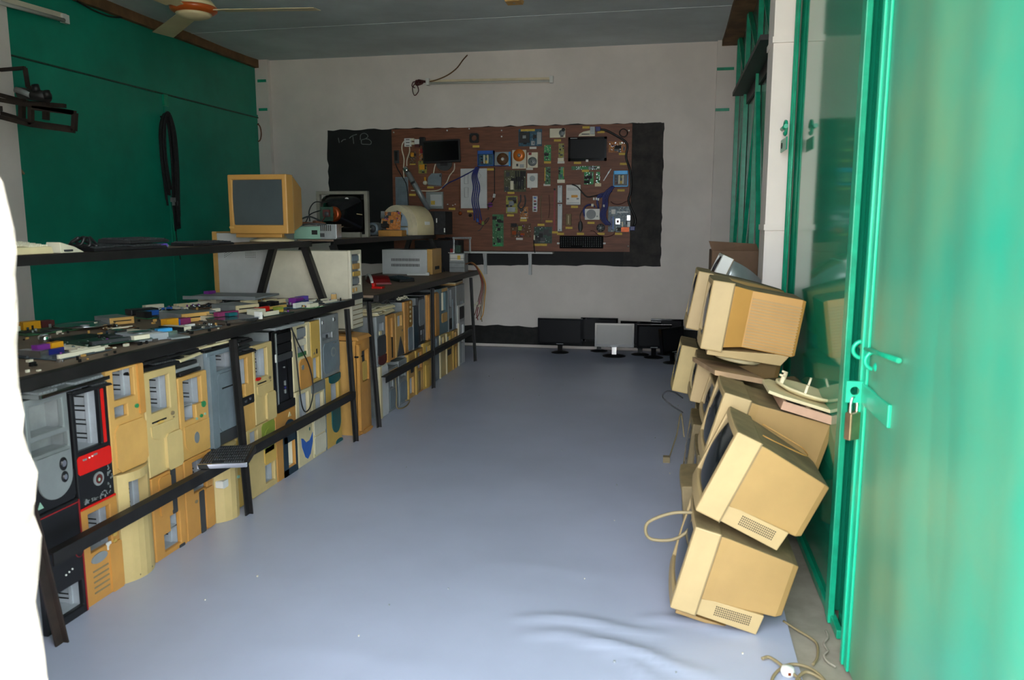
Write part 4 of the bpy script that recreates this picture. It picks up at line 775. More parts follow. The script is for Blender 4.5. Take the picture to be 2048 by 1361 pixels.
mb('brown board with a long white slot before the white cases', (416, 612), R(80), .25, .2, 'pcb_brown', 14, [('expansion_slot', 'ivory', -.4, .35, .3, .36, .018), ('port_block', 'ivory', .36, .46, .1, .3, .03)], chips=5, caps=4)
mb('board with an upright purple port beside the green wall', (438, 603), R(85), .22, .18, 'pcb_dark', 15, [('port_block', 'purple', -.2, .1, .2, .4, .06), ('port_block', 'maroon', .3, .45, -.2, .2, .04), ('expansion_slot', 'ivory', -.45, -.3, -.4, .4, .02)], chips=4, caps=4)
drive('grey optical drive with a cream face left of the red-slotted board', at_table(470, 622), (0, 0, R(68)), .146, .2, .038, face='cream')
mb('motherboard with a red and a yellow slot at the table edge', (528, 628), R(80), .24, .2, 'pcb_dark', 17, [('expansion_slot', 'red', -.1, .3, .1, .2, .03), ('expansion_slot', 'label_yellow', -.1, .4, -.25, -.2, .012), ('port_block', 'ivory', -.45, -.15, -.2, .1, .03), ('memory_slot', 'ivory', -.45, .0, -.48, -.42, .02), ('port_block', 'olive', .3, .46, -.2, .0, .025)], chips=5)
mb('board with a purple port and white slot far down the table', (585, 613), R(84), .24, .2, 'pcb_blue', 18, [('port_block', 'purple', .1, .42, -.05, .2, .04), ('expansion_slot', 'white', -.45, -.05, -.45, -.36, .026), ('memory_slot', 'cable_blue', .0, .45, -.2, -.1, .025), ('port_block', 'white', .1, .25, -.48, -.3, .02)], chips=4)
o = thing('metal_sheet', 'flat dull grey metal sheet lying at the back before the white tower', 'metal sheet', at_table(500, 601) - Vector((.02, .16, -.034)), (0, 0, R(4))); box('sheet_plate', 'grey', o, -.22, .22, -.16, .16, 0, .012, .002); box('sheet_fold', 'zinc', o, -.22, .22, -.165, -.16, 0, .02)
mb('dark board with thin white connectors at the far end of the table', (650, 605), R(84), .2, .16, 'pcb_grey', 20, [('port_block', 'ivory', -.4, .3, -.3, -.2, .012), ('port_block', 'ivory', .05, .45, .1, .22, .014)], chips=2, caps=2)
o = thing('capacitor_block', 'small tan block standing at the far end of the near table', 'component', at_table(668, 600), (0, 0, .3)); box('block_body', 'tan', o, -.016, .016, -.016, .016, 0, .036, .003); box('block_top', 'zinc', o, -.012, .012, -.012, .012, .036, .04)
mb('green board with a cream port between the optical drive and the red-slotted board', (505, 612), R(70), .2, .15, 'pcb_green', 22, [('port_block', 'cream', -.3, .2, .0, .2, .03), ('port_block', 'cream', -.45, -.34, -.45, .2, .02)], chips=3)
mb('dark board with teal and silver chips half under the aluminium tray', (420, 630), R(60), .22, .18, 'pcb_dark', 23, [('heat_sink', 'zinc', -.2, .1, -.1, .2, .02), ('port_block', 'ivory', .2, .4, .3, .45, .02)], chips=5)
mb('brown board with mixed chips behind the second optical drive', (360, 618), R(65), .2, .16, 'pcb_brown', 24, [('port_block', 'cream', .0, .4, .2, .4, .02)], chips=5)
o = thing('card_reader', 'thin grey bracket lying flat at the table edge near the middle', 'bracket', at_table(340, 674), (0, 0, R(62))); box('bracket_plate', 'zinc', o, -.04, .04, -.09, .09, 0, .008, .001); box('bracket_block', 'black', o, -.03, .02, .02, .08, .008, .018)

mb('small board with a violet socket near the table end', (612, 604), R(80), .14, .12, 'pcb_blue', 51, [('port_block', 'violet', -.3, .3, .1, .4, .03), ('expansion_slot', 'ivory', -.4, .3, -.4, -.25, .012)], chips=3, caps=4)
mb('olive board with two cream slots between the violet socket and the grey sheet', (556, 607), R(76), .17, .14, 'pcb_old', 52, [('expansion_slot', 'cream', -.4, .4, -.1, .05, .02), ('expansion_slot', 'cream', -.4, .2, .25, .38, .02), ('heat_sink', 'zinc', .2, .45, -.45, -.2, .02)], chips=3, caps=4)
mb('grey board with a big silver heat sink before the grey optical drive', (438, 640), R(66), .17, .14, 'pcb_grey', 53, [('heat_sink', 'alu', -.25, .25, -.2, .3, .03), ('port_block', 'ivory', -.45, -.3, -.4, .4, .02)], chips=3, caps=5)
mb('green board with blue and white sockets beside the battery pack', (310, 634), R(70), .17, .13, 'pcb_green', 54, [('port_block', 'blue', -.2, .2, .1, .35, .028), ('port_block', 'white', .25, .45, -.3, .3, .02), ('heat_sink', 'black', -.45, -.25, -.3, .3, .03)], chips=3, caps=4)
mb('dark board with silver tabs lying between the metal dish and the wide board', (250, 668), R(72), .15, .12, 'pcb_dark', 55, [('port_block', 'alu', -.4, -.1, -.3, .2, .02), ('expansion_slot', 'ivory', .1, .4, -.4, .3, .01)], chips=3, caps=4)
mb('narrow brown strip board with ivory teeth at the table edge by the folded laptop', (182, 700), R(78), .16, .07, 'pcb_brown', 56, [('expansion_slot', 'ivory', -.45 + .18 * k, -.36 + .18 * k, -.3, .3, .014) for k in range(5)], chips=1, caps=2)
mb('blue grey board with tall black coils behind the red-slotted board', (540, 617), R(78), .16, .12, 'pcb_grey', 57, [('relay', 'black', -.3, -.1, -.2, .3, .035), ('relay', 'black', .1, .3, -.2, .3, .035), ('port_block', 'yellow', -.45, .45, -.48, -.38, .014)], chips=2, caps=4)
mb('green board standing slightly tilted on the far table edge beside the thin connectors', (625, 615), R(82), .12, .08, 'pcb_green', 58, [('port_block', 'ivory', -.4, .3, -.2, .1, .02)], chips=2, caps=3)
b = MB(); rnd = random.Random(77)
for k in range(170):
    y = rnd.uniform(2.0, 4.5); x = -1.97 - .68 * rnd.random() ** 1.3; s_ = rnd.uniform(.002, .006)
    b.box(x - s_, x + s_, y - s_ * rnd.uniform(.5, 2.5), y + s_ * rnd.uniform(.5, 2.5), .8455, .8455 + rnd.uniform(.004, .014), rnd.randrange(4))
o = tag(b.build('loose_parts', ['alu', 'ivory', 'dark', 'tan']), 'scattered screws, jumpers and small parts lying among the circuit boards', 'small parts'); o['kind'] = 'stuff'
b = MB()
for k in range(22):
    x, y = rnd.uniform(-1.6, .38), 2.2 + 5 * rnd.random() ** 1.6; s_ = rnd.uniform(.0015, .0035)
    b.box(x - s_, x + s_, y - s_, y + s_, .001, .004 + s_, int(rnd.random() < .3))
o = tag(b.build('floor_debris', ['grey', 'offwhite']), 'small crumbs and scraps lying scattered on the vinyl sheet', 'debris'); o['kind'] = 'stuff'

# ------------------------------------------------------------ keyboards pushed between cases and table, and on the rail
def on(x, y, z, X=-2.05): return (X, y, z)
def key_y(label, y, z, X=-2.03, rz=0, tilt=0, **k): return keyboard(label, (X, y, z), (tilt, R(0), A2 + rz), **k)
key_y('silver-edged keyboard lying on the two cases nearest the doorway', 2.20, .777, -2.0, R(3), w_=.33, d=.2, h_=.02, c='silver', k='grey', edge='chrome')
keyboard('black curved keyboard hanging over the case with the red band', (-2.0, 2.285, .762), (0, 0, A2 - R(8)), .165, .22, .0135)
keyboard('black keyboard at the bottom of the pile above the open beige bay', (-2.03, 2.67, .757), (0, 0, A2 - R(8)), .27, .2, .024)
keyboard('black keyboard second from the bottom of the pile above the open beige bay', (-2.05, 2.68, .782), (0, 0, A2 + R(5)), .27, .2, .016, c='black_rough')
keyboard('cream-edged keyboard lying over the case with green buttons', (-2.03, 2.88, .761), (0, 0, A2 + R(10)), .22, .2, .018, c='cream', k='black')
keyboard('black keyboard on top of the cream-edged one', (-2.04, 2.87, .781), (0, 0, A2), .22, .19, .016, c='black_rough')
for i, (z, m, lb) in enumerate(((.697, 'black', 'black flat tray lowest on the case with green buttons'), (.713, 'grey', 'grey flat tray second on the case with green buttons'), (.729, 'black_rough', 'dark flat tray third on the case with green buttons'), (.745, 'zinc', 'metal tray topmost of those on the case with green buttons'))):
    o = thing('flat_tray', lb, 'tray', (-2.04, 2.885, z), (0, 0, R(4 - 3 * i)), 'flat trays on the case with green buttons'); box('tray_body', m, o, -.1, .1 - .01 * i, -.08, .085, 0, .0145, .003); box('tray_edge', 'dark', o, .085 - .01 * i, .09 - .01 * i, -.07, .075, .0145, .015)
keyboard('cream keyboard lying on a black one above the grey blue case', (-2.02, 3.10, .784), (0, 0, A2 - R(4)), .25, .17, .016, c='cream', k='ivory')
keyboard('black keyboard under the cream one on the grey blue case', (-2.02, 3.11, .766), (0, 0, A2), .25, .18, .016, c='black')
keyboard('black ribbed keyboard on end above the narrow tan case', (-2.02, 3.33, .755), (0, 0, A2 + R(8)), .17, .16, .024, c='black', k='black_rough')
keyboard('black flat keyboard lying lowest over the narrow tan case', (-2.0, 3.32, .712), (0, 0, A2 - R(3)), .15, .16, .02, c='black')
keyboard('black keyboard in the middle of those over the narrow tan case', (-2.02, 3.315, .734), (0, 0, A2 + R(3)), .14, .16, .018, c='black_rough')
o = thing('closed_laptop', 'grey flat laptop lid lying over the glossy black and the cream case', 'laptop part', (-2.03, 3.76, .782), (0, 0, R(-4))); box('lid_shell', 'grey', o, -.13, .12, -.17, .12, 0, .014, .003); box('lid_edge', 'zinc', o, .112, .122, -.12, .05, -.001, .006)
keyboard('black keyboard lying over the mustard case at the far end of the near rack', (-2.03, 3.99, .782), (0, 0, A2), .20, .16, .014)
keyboard('black keyboard with a chrome edge resting on the lower rail of the near rack', (-1.84, 2.97, .307), (0, 0, R(20)), .20, .24, .03, edge='chrome', rows=6)
cable('black_cable', 'thin black cable hanging in a long loop over the glossy black and cream cases', 'cable', [(-1.95, 3.74, .80), (-1.918, 3.75, .77), (-1.905, 3.80, .68), (-1.90, 3.90, .55), (-1.895, 3.93, .42), (-1.895, 3.89, .33), (-1.897, 3.83, .31), (-1.897, 3.79, .36), (-1.9, 3.77, .5), (-1.905, 3.76, .66), (-1.92, 3.755, .78), (-1.96, 3.76, .80)], .0035, 'black')
# far rack
keyboard('cream keyboard on top of the orange cases of the far rack', (-2.0, 5.12, .722), (0, 0, A2 - R(6)), .38, .16, .026, c='cream', k='ivory')
keyboard('pale keyboard beneath the cream one on the far rack', (-1.99, 5.14, .690), (0, 0, A2 + R(3)), .36, .17, .03, c='cream', k='ivory')
cable('wire_tangle', 'tangle of black and white wires stuffed above the cases of the far rack', 'cable', [(-1.93 + .03 * sin(k * 2.1), 5.1 + .018 * k + .03 * sin(k * 3.3), .775 + .014 * sin(k * 1.7)) for k in range(26)], .004, 'dark_grey')
cable('wire_tangle', 'white wires looped above the leaning orange panel of the far rack', 'cable', [(-1.90 + .02 * sin(k * 2.6), 5.36 + .012 * k + .02 * sin(k * 2.9), .775 + .014 * cos(k * 2.3)) for k in range(16)], .003, 'ivory')
for z, m, lb in ((.754, 'tan', 'tan flat tray lying lowest on the last upper case of the far rack'), (.767, 'cream', 'cream flat tray lying on the tan one at the end of the far rack'), (.780, 'black_rough', 'black flat tray lying topmost at the end of the far rack')):
    o = thing('flat_tray', lb, 'tray', (-2.0, 7.0, z), (0, 0, R(3)), 'flat trays at the end of the far rack'); box('tray_body', m, o, -.12, .11, -.16, .16, 0, .0125, .003); box('tray_edge', 'dark_grey', o, .10, .105, -.15, .15, .0125, .013)
cable('loose_cable', 'short dusty cable lying at the foot of the bare metal cases', 'cable', [(-1.89, 5.22, .25), (-1.872, 5.2, .12), (-1.86, 5.16, .03), (-1.84, 5.2, .008), (-1.83, 5.3, .008), (-1.845, 5.4, .02), (-1.86, 5.36, .03)], .005, 'cable_tan')

# ------------------------------------------------------------ on the upper shelf of the near rack
mat('shelf_screen', '464e50', .12, 0, .1)
ZS1 = 1.207
def ys(px, X=-2.24): return onx(px, 500, X).y
keyboard('cream keyboard on the upper shelf at the doorway end', (-2.29, (ys(0) + ys(96)) / 2, ZS1), (0, 0, A2), ys(96) - ys(0), .15, .042, c='cream', k='ivory', group='things on the upper shelves')
o = thing('plastic_wedge', 'small white plastic wedge next to the cream keyboard on the upper shelf', 'plastic part', (-2.24, ys(132), ZS1)); MB().hexa([(-.04, -.06, 0), (.03, -.06, 0), (.03, .06, 0), (-.04, .06, 0)], [(-.04, -.05, .04), (.02, -.05, .04), (.01, .03, .022), (-.04, .03, .03)]).build('wedge_body', 'ivory', o, .002); box('port_hole', 'dark_grey', o, .025, .031, -.04, .0, .005, .012)
keyboard('long black keyboard lying on the upper shelf by the violet plug', (-2.27, (ys(165) + ys(318)) / 2, ZS1), (0, 0, A2), .46, .16, .022, c='black', group='things on the upper shelves')
keyboard('black keyboard lying across the long black one on the upper shelf', (-2.29, (ys(250) + ys(330)) / 2, ZS1 + .025), (0, 0, A2 + R(4)), .30, .15, .02, c='black_rough', group='things on the upper shelves')
yy = ys(155)
cable('cable_knot', 'black cable knotted at the end of the long black keyboard on the upper shelf', 'cable', [(-2.24 + .03 * sin(k * 2.2), yy - .03 + .012 * k, ZS1 + .02 + .018 * (1 + sin(k * 1.9))) for k in range(12)], .006, 'black')
o = thing('cable_plug', 'violet plug at the front edge of the upper shelf', 'plug', (-2.215, ys(316), ZS1)); box('plug_body', 'violet', o, -.012, .012, -.03, .02, 0, .02, .003); box('plug_tip', 'silver', o, -.007, .007, .02, .035, .004, .014)
keyboard('thin black keyboard near the tube monitor on the upper shelf', (-2.30, (ys(395) + ys(462)) / 2, ZS1), (0, 0, A2), .36, .13, .018, c='black', group='things on the upper shelves')
cm = ony(588, 468, 4.18)
t = crt('yellowed tube monitor with a dark screen on the upper shelf of the near rack', 4.18, None, None, loc=(cm.x - .035, 4.18, ZS1 + .048), tilt=0, H=.335, W=.365, bz=.08, D=.31, rear=(.26, .22, .05), yaw=A2, c='crt_tan', cs='crt_tan', lip=False, group='things on the upper shelves', dusty=False, scr='shelf_screen')
MB().lathe([(0, -.047), (.125, -.047), (.13, -.040), (.09, -.030), (.075, -.010), (0, .002)], 32, c=(.15, .182, 0)).build('swivel_base', 'cream', t)
MB().box(.02, .05, .05, .34, -.022, .002).build('chin_bar', 'crt_tan', t, .004); MB().box(-.003, .0, .335, .365, .03, .042).build('badge', 'tan', t)

mat('tube_frame', '77756a', .55, 0, .25, 9)
# ------------------------------------------------------------ on the upper shelf of the far rack
GS = 'things on the upper shelves'
def on_shelf(px, py, dz=0): return onz(px, py, 1.207 + dz)
o = thing('metal_tray', 'pale green metal tray at the near end of the far upper shelf', 'tray', (-2.42, 5.12, 1.207), (0, 0, R(4)), GS); box('tray_body', 'mint', o, -.11, .08, -.09, .09, 0, .085, .003); box('tray_rim', 'silver', o, -.113, .083, -.093, .093, .085, .09); box('tray_hole', 'dark', o, .02, .06, -.092, -.09, .03, .06)
pp = onz(650, 473, 1.207)
o = thing('power_supply', 'bare silver power supply box with slots before the open picture tube', 'power supply', (-2.285, 5.09, 1.207), (0, 0, R(8)), GS); box('supply_case', 'zinc', o, -.05, .06, -.07, .07, 0, .10, .002)
b = MB(); [b.box(-.045 + i * .013, -.039 + i * .013, -.0715, -.07, .055, .095) for i in range(6)]; b.build('cooling_slots', 'dark', o); box('supply_side', 'alu', o, .06, .0612, -.06, .06, .01, .1); box('fan_opening', 'dark_grey', o, -.05, -.02, -.0715, -.07, .015, .04)
cable('wire_bundle', 'black and tan wires spilling over the pale green tray', 'cable', [(-2.45, 5.30, 1.33), (-2.50, 5.22, 1.36), (-2.52, 5.1, 1.33), (-2.47, 5.0, 1.305), (-2.36, 4.97, 1.31), (-2.28, 5.02, 1.307)], .006, 'dark_grey')
cable('wire_bundle', 'brown wires lying on the pale green tray', 'cable', [(-2.36, 5.18, 1.31), (-2.42, 5.13, 1.325), (-2.38, 5.06, 1.31), (-2.45, 5.04, 1.315), (-2.48, 5.1, 1.31)], .009, 'cable_brown')
# bare picture tube seen from behind
Yt = 5.62; c0 = ony(684, 426, Yt)
t = thing('picture_tube', 'bare picture tube with its black funnel toward the doorway, in a grey front frame', 'picture tube', (c0.x, Yt, 1.207), (0, 0, R(2)), GS)
Wt, Ht = .405, .345
fr = MB().panel(Wt, Ht, .045, [(.07, .93, .07, .93)]); fr.tr(Matrix.Translation((-Wt / 2, 0, 0)) @ Matrix.Rotation(-A2, 4, 'Z')); fr.build('front_frame', 'tube_frame', t, .003)
b = MB(); rings = []
for s in range(9):
    k = s / 8; y = .02 - .20 * k; e = (1 - k) ** .75; hw, hh = .175 * e + .035 * (1 - e), .148 * e + .035 * (1 - e); ring = []
    for q in range(24):
        a = 2 * pi * q / 24; p_ = 5 * (1 - k) + 2 * k; ca, sa = cos(a), sin(a)
        ring.append((hw * math.copysign(abs(ca) ** (2 / p_), ca), y, Ht / 2 + hh * math.copysign(abs(sa) ** (2 / p_), sa)))
    rings.append(ring)
b.loft(rings, 0, True, True); b.build('glass_funnel', 'black_gloss', t)
MB().lathe([(.036, -.19), (.052, -.185), (.058, -.16), (.05, -.14), (.036, -.14)], 24, axis='y', c=(0, 0, Ht / 2)).build('deflection_yoke', 'copper', t)
MB().lathe([(.0, -.30), (.017, -.30), (.017, -.18), (0, -.18)], 16, axis='y', c=(0, 0, Ht / 2)).build('tube_neck', 'dark_grey', t)
box('neck_board', 'pcb_dark', t, -.06, .04, -.275, -.272, Ht / 2 - .05, Ht / 2 + .05); box('board_parts', 'maroon', t, -.03, .02, -.295, -.275, Ht / 2 - .02, Ht / 2 + .03)
MB().lathe([(0, -.04), (.016, -.04), (.016, -.036), (0, -.036)], 16, axis='y', c=(.06, -.012, Ht - .065)).build('paper_seal', 'white', t)
for k, (m, pts) in enumerate((('black', [(.14, -.03, .25), (.02, -.09, .265), (-.1, -.09, .26), (-.19, -.06, .26), (-.225, -.08, .2), (-.215, -.1, .12)]), ('black', [(-.05, -.28, .2), (-.14, -.26, .17), (-.2, -.2, .12), (-.24, -.18, .08)]), ('maroon', [(-.01, -.29, .16), (-.03, -.33, .1), (-.01, -.3, .05), (.0, -.24, .012)]), ('cable_tan', [(.17, -.03, .17), (.1, -.07, .17), (.05, -.1, .09), (.0, -.1, .07)]))):
    MB().tube(curve(pts), .004, 6).build('tube_wire', m, t)
box('lower_bracket', 'tube_frame', t, -.10, .16, -.06, -.02, .0, .04, .002)
mo = on_shelf(750, 471)
o = thing('electric_motor', 'round metal motor lying beside the picture tube', 'motor', (mo.x, mo.y, 1.207), group=GS); MB().lathe([(0, -.06), (.05, -.06), (.056, -.05), (.056, .06), (0, .06)], 28, axis='y', c=(0, 0, .057)).build('motor_can', 'greyblue', o); MB().lathe([(0, -.075), (.03, -.07), (.034, -.06), (0, -.06)], 20, axis='y', c=(0, 0, .057)).build('motor_cap', 'dark_grey', o); MB().cyl((0, -.1, .057), (0, -.07, .057), .006).build('motor_shaft', 'chrome', o)
wb_ = ony(785, 469, 6.15)
o = thing('wooden_block', 'brown wooden block under the orange circuit board', 'wood block', (wb_.x, wb_.y, 1.207), group=GS); box('block_body', 'wood', o, -.10, .10, -.06, .06, 0, .05, .004); box('block_end', 'timber', o, -.102, -.10, -.055, .055, .004, .046)
o = pcb('circuit_board_assembly', 'orange circuit board standing upright on the wooden block', 'circuit board', (wb_.x, wb_.y - .02, 1.257 + .075), (R(80), 0, 0), .16, .145, 'pcb_orange', 31, [('heat_sink', 'alu', -.5, -.3, .1, .5, .03), ('relay', 'dark', -.45, -.1, -.4, -.2, .04)], GS, 6, 5)
pr = ony(806, 467, 6.72)
t = thing('copier_housing', 'cream arched printer housing with an open pale blue inside', 'printer', (pr.x - .075, 6.76, 1.207), (0, 0, R(-26)), GS)
b = MB(); ro, ri = .20, .145
def arch(r, y, zc=.08): return [(r * cos(pi * k / 18), y, zc + r * .93 * sin(pi * k / 18)) for k in range(19)]
oa, ia = arch(ro, 0), arch(ri, 0)
front = [(ro, 0, 0)] + oa + [(-ro, 0, 0), (-ri, 0, 0)] + ia[::-1] + [(ri, 0, 0)]
n = len(front); b.idx([(x, y, z) for y in (0, .06) for x, _, z in front], [(k, (k + 1) % n, n + (k + 1) % n, n + k) for k in range(n)], 0, False)
for k in range(18): b.face([oa[k], oa[k + 1], ia[k + 1], ia[k]])
b.face([(ro, 0, 0), oa[0], ia[0], (ri, 0, 0)]); b.face([oa[-1], (-ro, 0, 0), (-ri, 0, 0), ia[-1]])
b.build('arched_front', 'skin_light', t)
b = MB(); sh = lambda r, y: [(r, y, 0)] + arch(r, y) + [(-r, y, 0)]
b.loft([sh(.196, .062), sh(.2, .07), sh(.198, .28), sh(.16, .32)], 0, True, True); b.build('rear_shell', 'cream', t)
b = MB().loft([sh(.143, .012)[1:-1], sh(.143, .060)[1:-1]], 0, True, False); b.build('inner_drum', 'printer_blue', t)
for x, z, s in ((-.06, .17, .03), (.0, .19, .025), (.04, .15, .03)): MB().bar((x, .006, z - s), (x + .02, .006, z + s), .022, .012).build('roller_arm', 'navy', t)
box('inner_tray', 'printer_blue', t, -.13, .14, -.03, .06, .004, .07, .004); box('latch', 'white', t, .17, .205, .16, .22, .09, .12, .003)
o = thing('loudspeaker_box', 'black rough box standing at the far end of the upper shelf', 'box', (ony(874, 466, 7.19).x, 7.19, 1.207), group=GS); box('box_body', 'black_rough', o, -.10, .11, -.09, .15, 0, .215, .003); box('white_tag', 'white', o, .02, .03, -.0915, -.09, .11, .15); box('middle_rib', 'black', o, -.005, .005, -.094, -.09, .0, .21); box('lower_tag', 'white', o, .095, .105, -.0915, -.09, .02, .06)

# ------------------------------------------------------------ on the table of the far rack
GT = 'things on the far table'
x0, x1 = ony(765, 545, 6.93).x, ony(865, 545, 6.93).x
t = thing('desktop_computer', 'white flat desktop case with two rows of vent slots and a tan front', 'computer case', (x0, 6.93, .846), (0, 0, 0), GT)
wd = x1 - x0 - .05
box('case_shell', 'white_metal', t, 0, wd, 0, .30, 0, .225, .002); box('front_bezel', 'tan', t, wd, wd + .05, 0, .30, 0, .232, .004)
for z in (.07, .12):
    b = MB()
    for k in range(22): b.box(.09 + k * .0125, .096 + k * .0125, -.001, .001, z, z + .025)
    b.build('vent_slots', 'dark', t)
box('dark_slot', 'dark', t, wd + .05, wd + .051, .08, .22, .04, .07)
o = thing('computer_tower', 'black case with thin red stripes lying behind the white desktop case', 'computer case', (x1 - .33, 7.43, .846), group=GT); box('case_shell', 'black', o, 0, .40, 0, .22, 0, .30, .003); box('front_bezel', 'black_rough', o, .40, .44, 0, .22, 0, .30, .004); box('red_stripe', 'crimson', o, .36, .39, -.0015, .0, .0, .22)
cable('black_cable', 'black cable lying coiled on top of the black striped case', 'cable', [(x1 - .05 + .07 * cos(k * .9), 7.53 + .06 * sin(k * .9), 1.153 + .002 * k) for k in range(10)], .005, 'black')
ps = ony(915, 541, 7.32)
for k, (lb, z) in enumerate((('lower of two silver power supplies at the far end of the table', .846), ('upper of two silver power supplies, with a yellow sticker', .936))):
    o = thing('power_supply', lb, 'power supply', (ps.x, 7.32, z), group=GT); box('supply_case', 'zinc', o, -.08, .07, 0, .14, 0, .0885, .002)
    box('case_seam', 'dark_grey', o, -.08, .07, -.001, 0, .04, .043)
    if k: box('yellow_sticker', 'label_yellow', o, -.0, .03, -.0015, 0, .03, .07); box('white_sticker', 'label_white', o, -.07, .06, -.0008, 0, .02, .08)
b0 = (ps.x, 7.36, 1.026)
o = thing('metal_bracket', 'aluminium U-shaped bracket standing on the power supplies', 'bracket', b0, group=GT)
MB().box(-.06, .13, 0, .012, .135, .155).box(-.055, -.038, 0, .012, 0, .14).box(.105, .122, 0, .012, 0, .14).build('bracket_frame', 'alu', o, .002); box('small_box', 'pcb_dark', o, -.03, .02, .0, .05, .0, .075); box('bracket_tongue', 'alu', o, -.10, -.05, -.01, .03, .0, .006)
WM = ('cable_brown', 'crimson', 'cable_brown', 'cable_tan', 'port_orange')
tw = thing('wire_harness', 'bundle of brown and red wires hanging from the power supplies over the table end', 'cable', (0, 0, 0))
for k, m in enumerate(WM):
    d = (k - 2) * .012
    pts = [(ps.x + .07, 7.38 + d, .92), (ps.x + .13, 7.36 + d, .935), ony(955 + k, 540, 7.3), ony(963 + k * 2, 568, 7.28), ony(957 + k * 3, 600, 7.28), ony(950 + k * 4, 628, 7.28), ony(944 + k * 4 + (k % 2) * 8, 640 + (k * 7) % 11 - 6, 7.28)]
    MB().tube(curve(pts), .0045, 6).build('wire', m, tw)
for k in range(4):
    e = ony(944 + 5 * k, 606 + (k * 5) % 9, 7.27); MB().box(-.008, .008, -.006, .006, -.014, .014).build('connector', 'ivory', tw, loc=e, rot=(0, .3 * k - .4, 0))
rk = at_table(752, 566)
t = thing('phone_cover', 'red curved plastic cover with a white rim on the far table', 'plastic cover', (rk.x, rk.y + .05, .846), (0, 0, R(-62)), GT)
b = MB(); rings = []
for k in range(9): s = k / 8; rings.append([(-.2 + .4 * s, -.08, 0), (-.2 + .4 * s, .08, 0), (-.2 + .4 * s, .07, .012 + .045 * sin(pi * s) ** .7), (-.2 + .4 * s, -.07, .012 + .045 * sin(pi * s) ** .7)])
b.loft(rings); b.build('cover_body', 'crimson', t); b = MB(); b.loft([[(p[0], -.082, z0) , (p[0], -.062, z0), (p[0], -.062, z0 + .012), (p[0], -.082, z0 + .012)] for p, z0 in [(r[0], r[2][2]) for r in rings]]); b.build('white_rim', 'white', t)
keyboard('black keyboard lying by the white desktop case on the far table', (at_table(795, 562).x, at_table(795, 562).y + .06, .847), (0, 0, R(-52)), .36, .13, .028, c='black', k='navy', group=GT)
rs = at_table(736, 577)
o = thing('red_clip', 'small bright red plastic clip at the near end of the far table', 'plastic part', (-2.06, 5.38, .846), group=GT); box('clip_base', 'red', o, -.04, .04, -.03, .03, 0, .014, .003); box('clip_arm', 'red', o, -.04, -.02, -.02, .02, .014, .04, .003)
wt = at_table(840, 550)
o = thing('plastic_rail', 'white plastic rail lying before the white desktop case', 'plastic part', (wt.x, wt.y - .05, .846), (0, 0, R(8)), GT); box('rail_bar', 'white', o, -.10, .10, -.015, .015, 0, .016, .002); box('rail_hook', 'white', o, .07, .1, -.02, .02, .016, .026)

# ------------------------------------------------------------ things hung on the left door and pillar, ceiling fan
by = 6.39
t = thing('hanging_cables', 'bunch of black cables hanging folded from the seam of the left green doors', 'cable', (0, 0, 0))
xw = XL + .06
rnd = random.Random(4)
for k in range(9):
    o1, o2 = rnd.uniform(-.022, .022), rnd.uniform(-.025, .025); ln = 1.55 + rnd.uniform(-.12, .1); xx = xw + rnd.uniform(0, .045)
    pts = [(xx, by - .03 + o1, ln), (xx, by - .07 + o1, 1.9), (xx, by - .055 + o1, 2.15), (xx + .01, by + .0, 2.27 + o2 * .4), (xx, by + .075 + o2, 2.12), (xx, by + .09 + o2, 1.8), (xx, by + .07 + o2, 1.5), (xx, by + .075 + o2 * .6, 1.28 + rnd.uniform(-.05, .12))]
    MB().tube(curve(pts), .009, 6).build('cable_loop', 'black_rough', t)
MB().tube(curve([(xw, by + .07, 1.3), (xw, by + .09, 1.1), (xw, by + .12, .98)]), .004, 6).build('loose_end', 'dark', t); MB().cyl((XL + .03, by, 2.24), (XL + .11, by, 2.25), .008).build('hook', 'iron_black', t)
for k in range(4): MB().box(-.01, .01, -.008, .008, -.02, .02).build('cable_plug', 'zinc', t, loc=(xw + .03, by + .0 + .022 * k, 1.52 - .03 * (k % 2)))

t = thing('iron_bracket', 'dark iron hanging frame with a crank on the left wall by the doorway', 'bracket')
Yb = 4.25
P = lambda x, y, Y=Yb: ony(x, y, Y)
for pts in ([(0, 200), (150, 226), (148, 262), (62, 250), (0, 234)], [(62, 214), (62, 250)], [(150, 226), (66, 216)]):
    for p_, q_ in zip(pts, pts[1:]): MB().bar(P(*p_), P(*q_), .026, .026).build('frame_bar', 'iron_rust', t)
for pts in ([(0, 190, 4.6), (60, 206, 4.6), (130, 212, 4.6)], [(0, 226, 4.6), (60, 244, 4.6), (140, 256, 4.6)]):
    for p_, q_ in zip(pts, pts[1:]): MB().bar(P(*p_), P(*q_), .026, .026).build('frame_bar', 'iron_rust', t)
for x, y0, y1 in ((44, 186, 236), (92, 192, 240)): MB().bar(P(x, y0, 4.42), P(x, y1, 4.42), .03, .03).build('upright', 'iron_rust', t)
for p_, q_ in (((0, 140), (50, 136)), ((50, 136), (56, 174)), ((56, 174), (74, 178))): MB().bar(P(*p_, 4.4), P(*q_, 4.4), .02, .02).build('crank_arm', 'iron_rust', t)
MB().cyl(P(40, 186, 4.4), P(96, 194, 4.4), .035).build('crank_drum', 'iron_black', t); MB().cyl(P(32, 180, 4.38), P(62, 190, 4.38), .02).build('crank_shaft', 'zinc', t)
for x, y in ((70, 176), (92, 188)): MB().cyl(P(x, y - 6, 4.38), P(x + 4, y + 8, 4.38), .022).build('bolt', 'iron_black', t)
MB().bar(P(0, 217, 4.25), Vector((XL + .1, 4.4, P(0, 217, 4.25).z)), .03, .03).build('wall_arm', 'iron_rust', t)

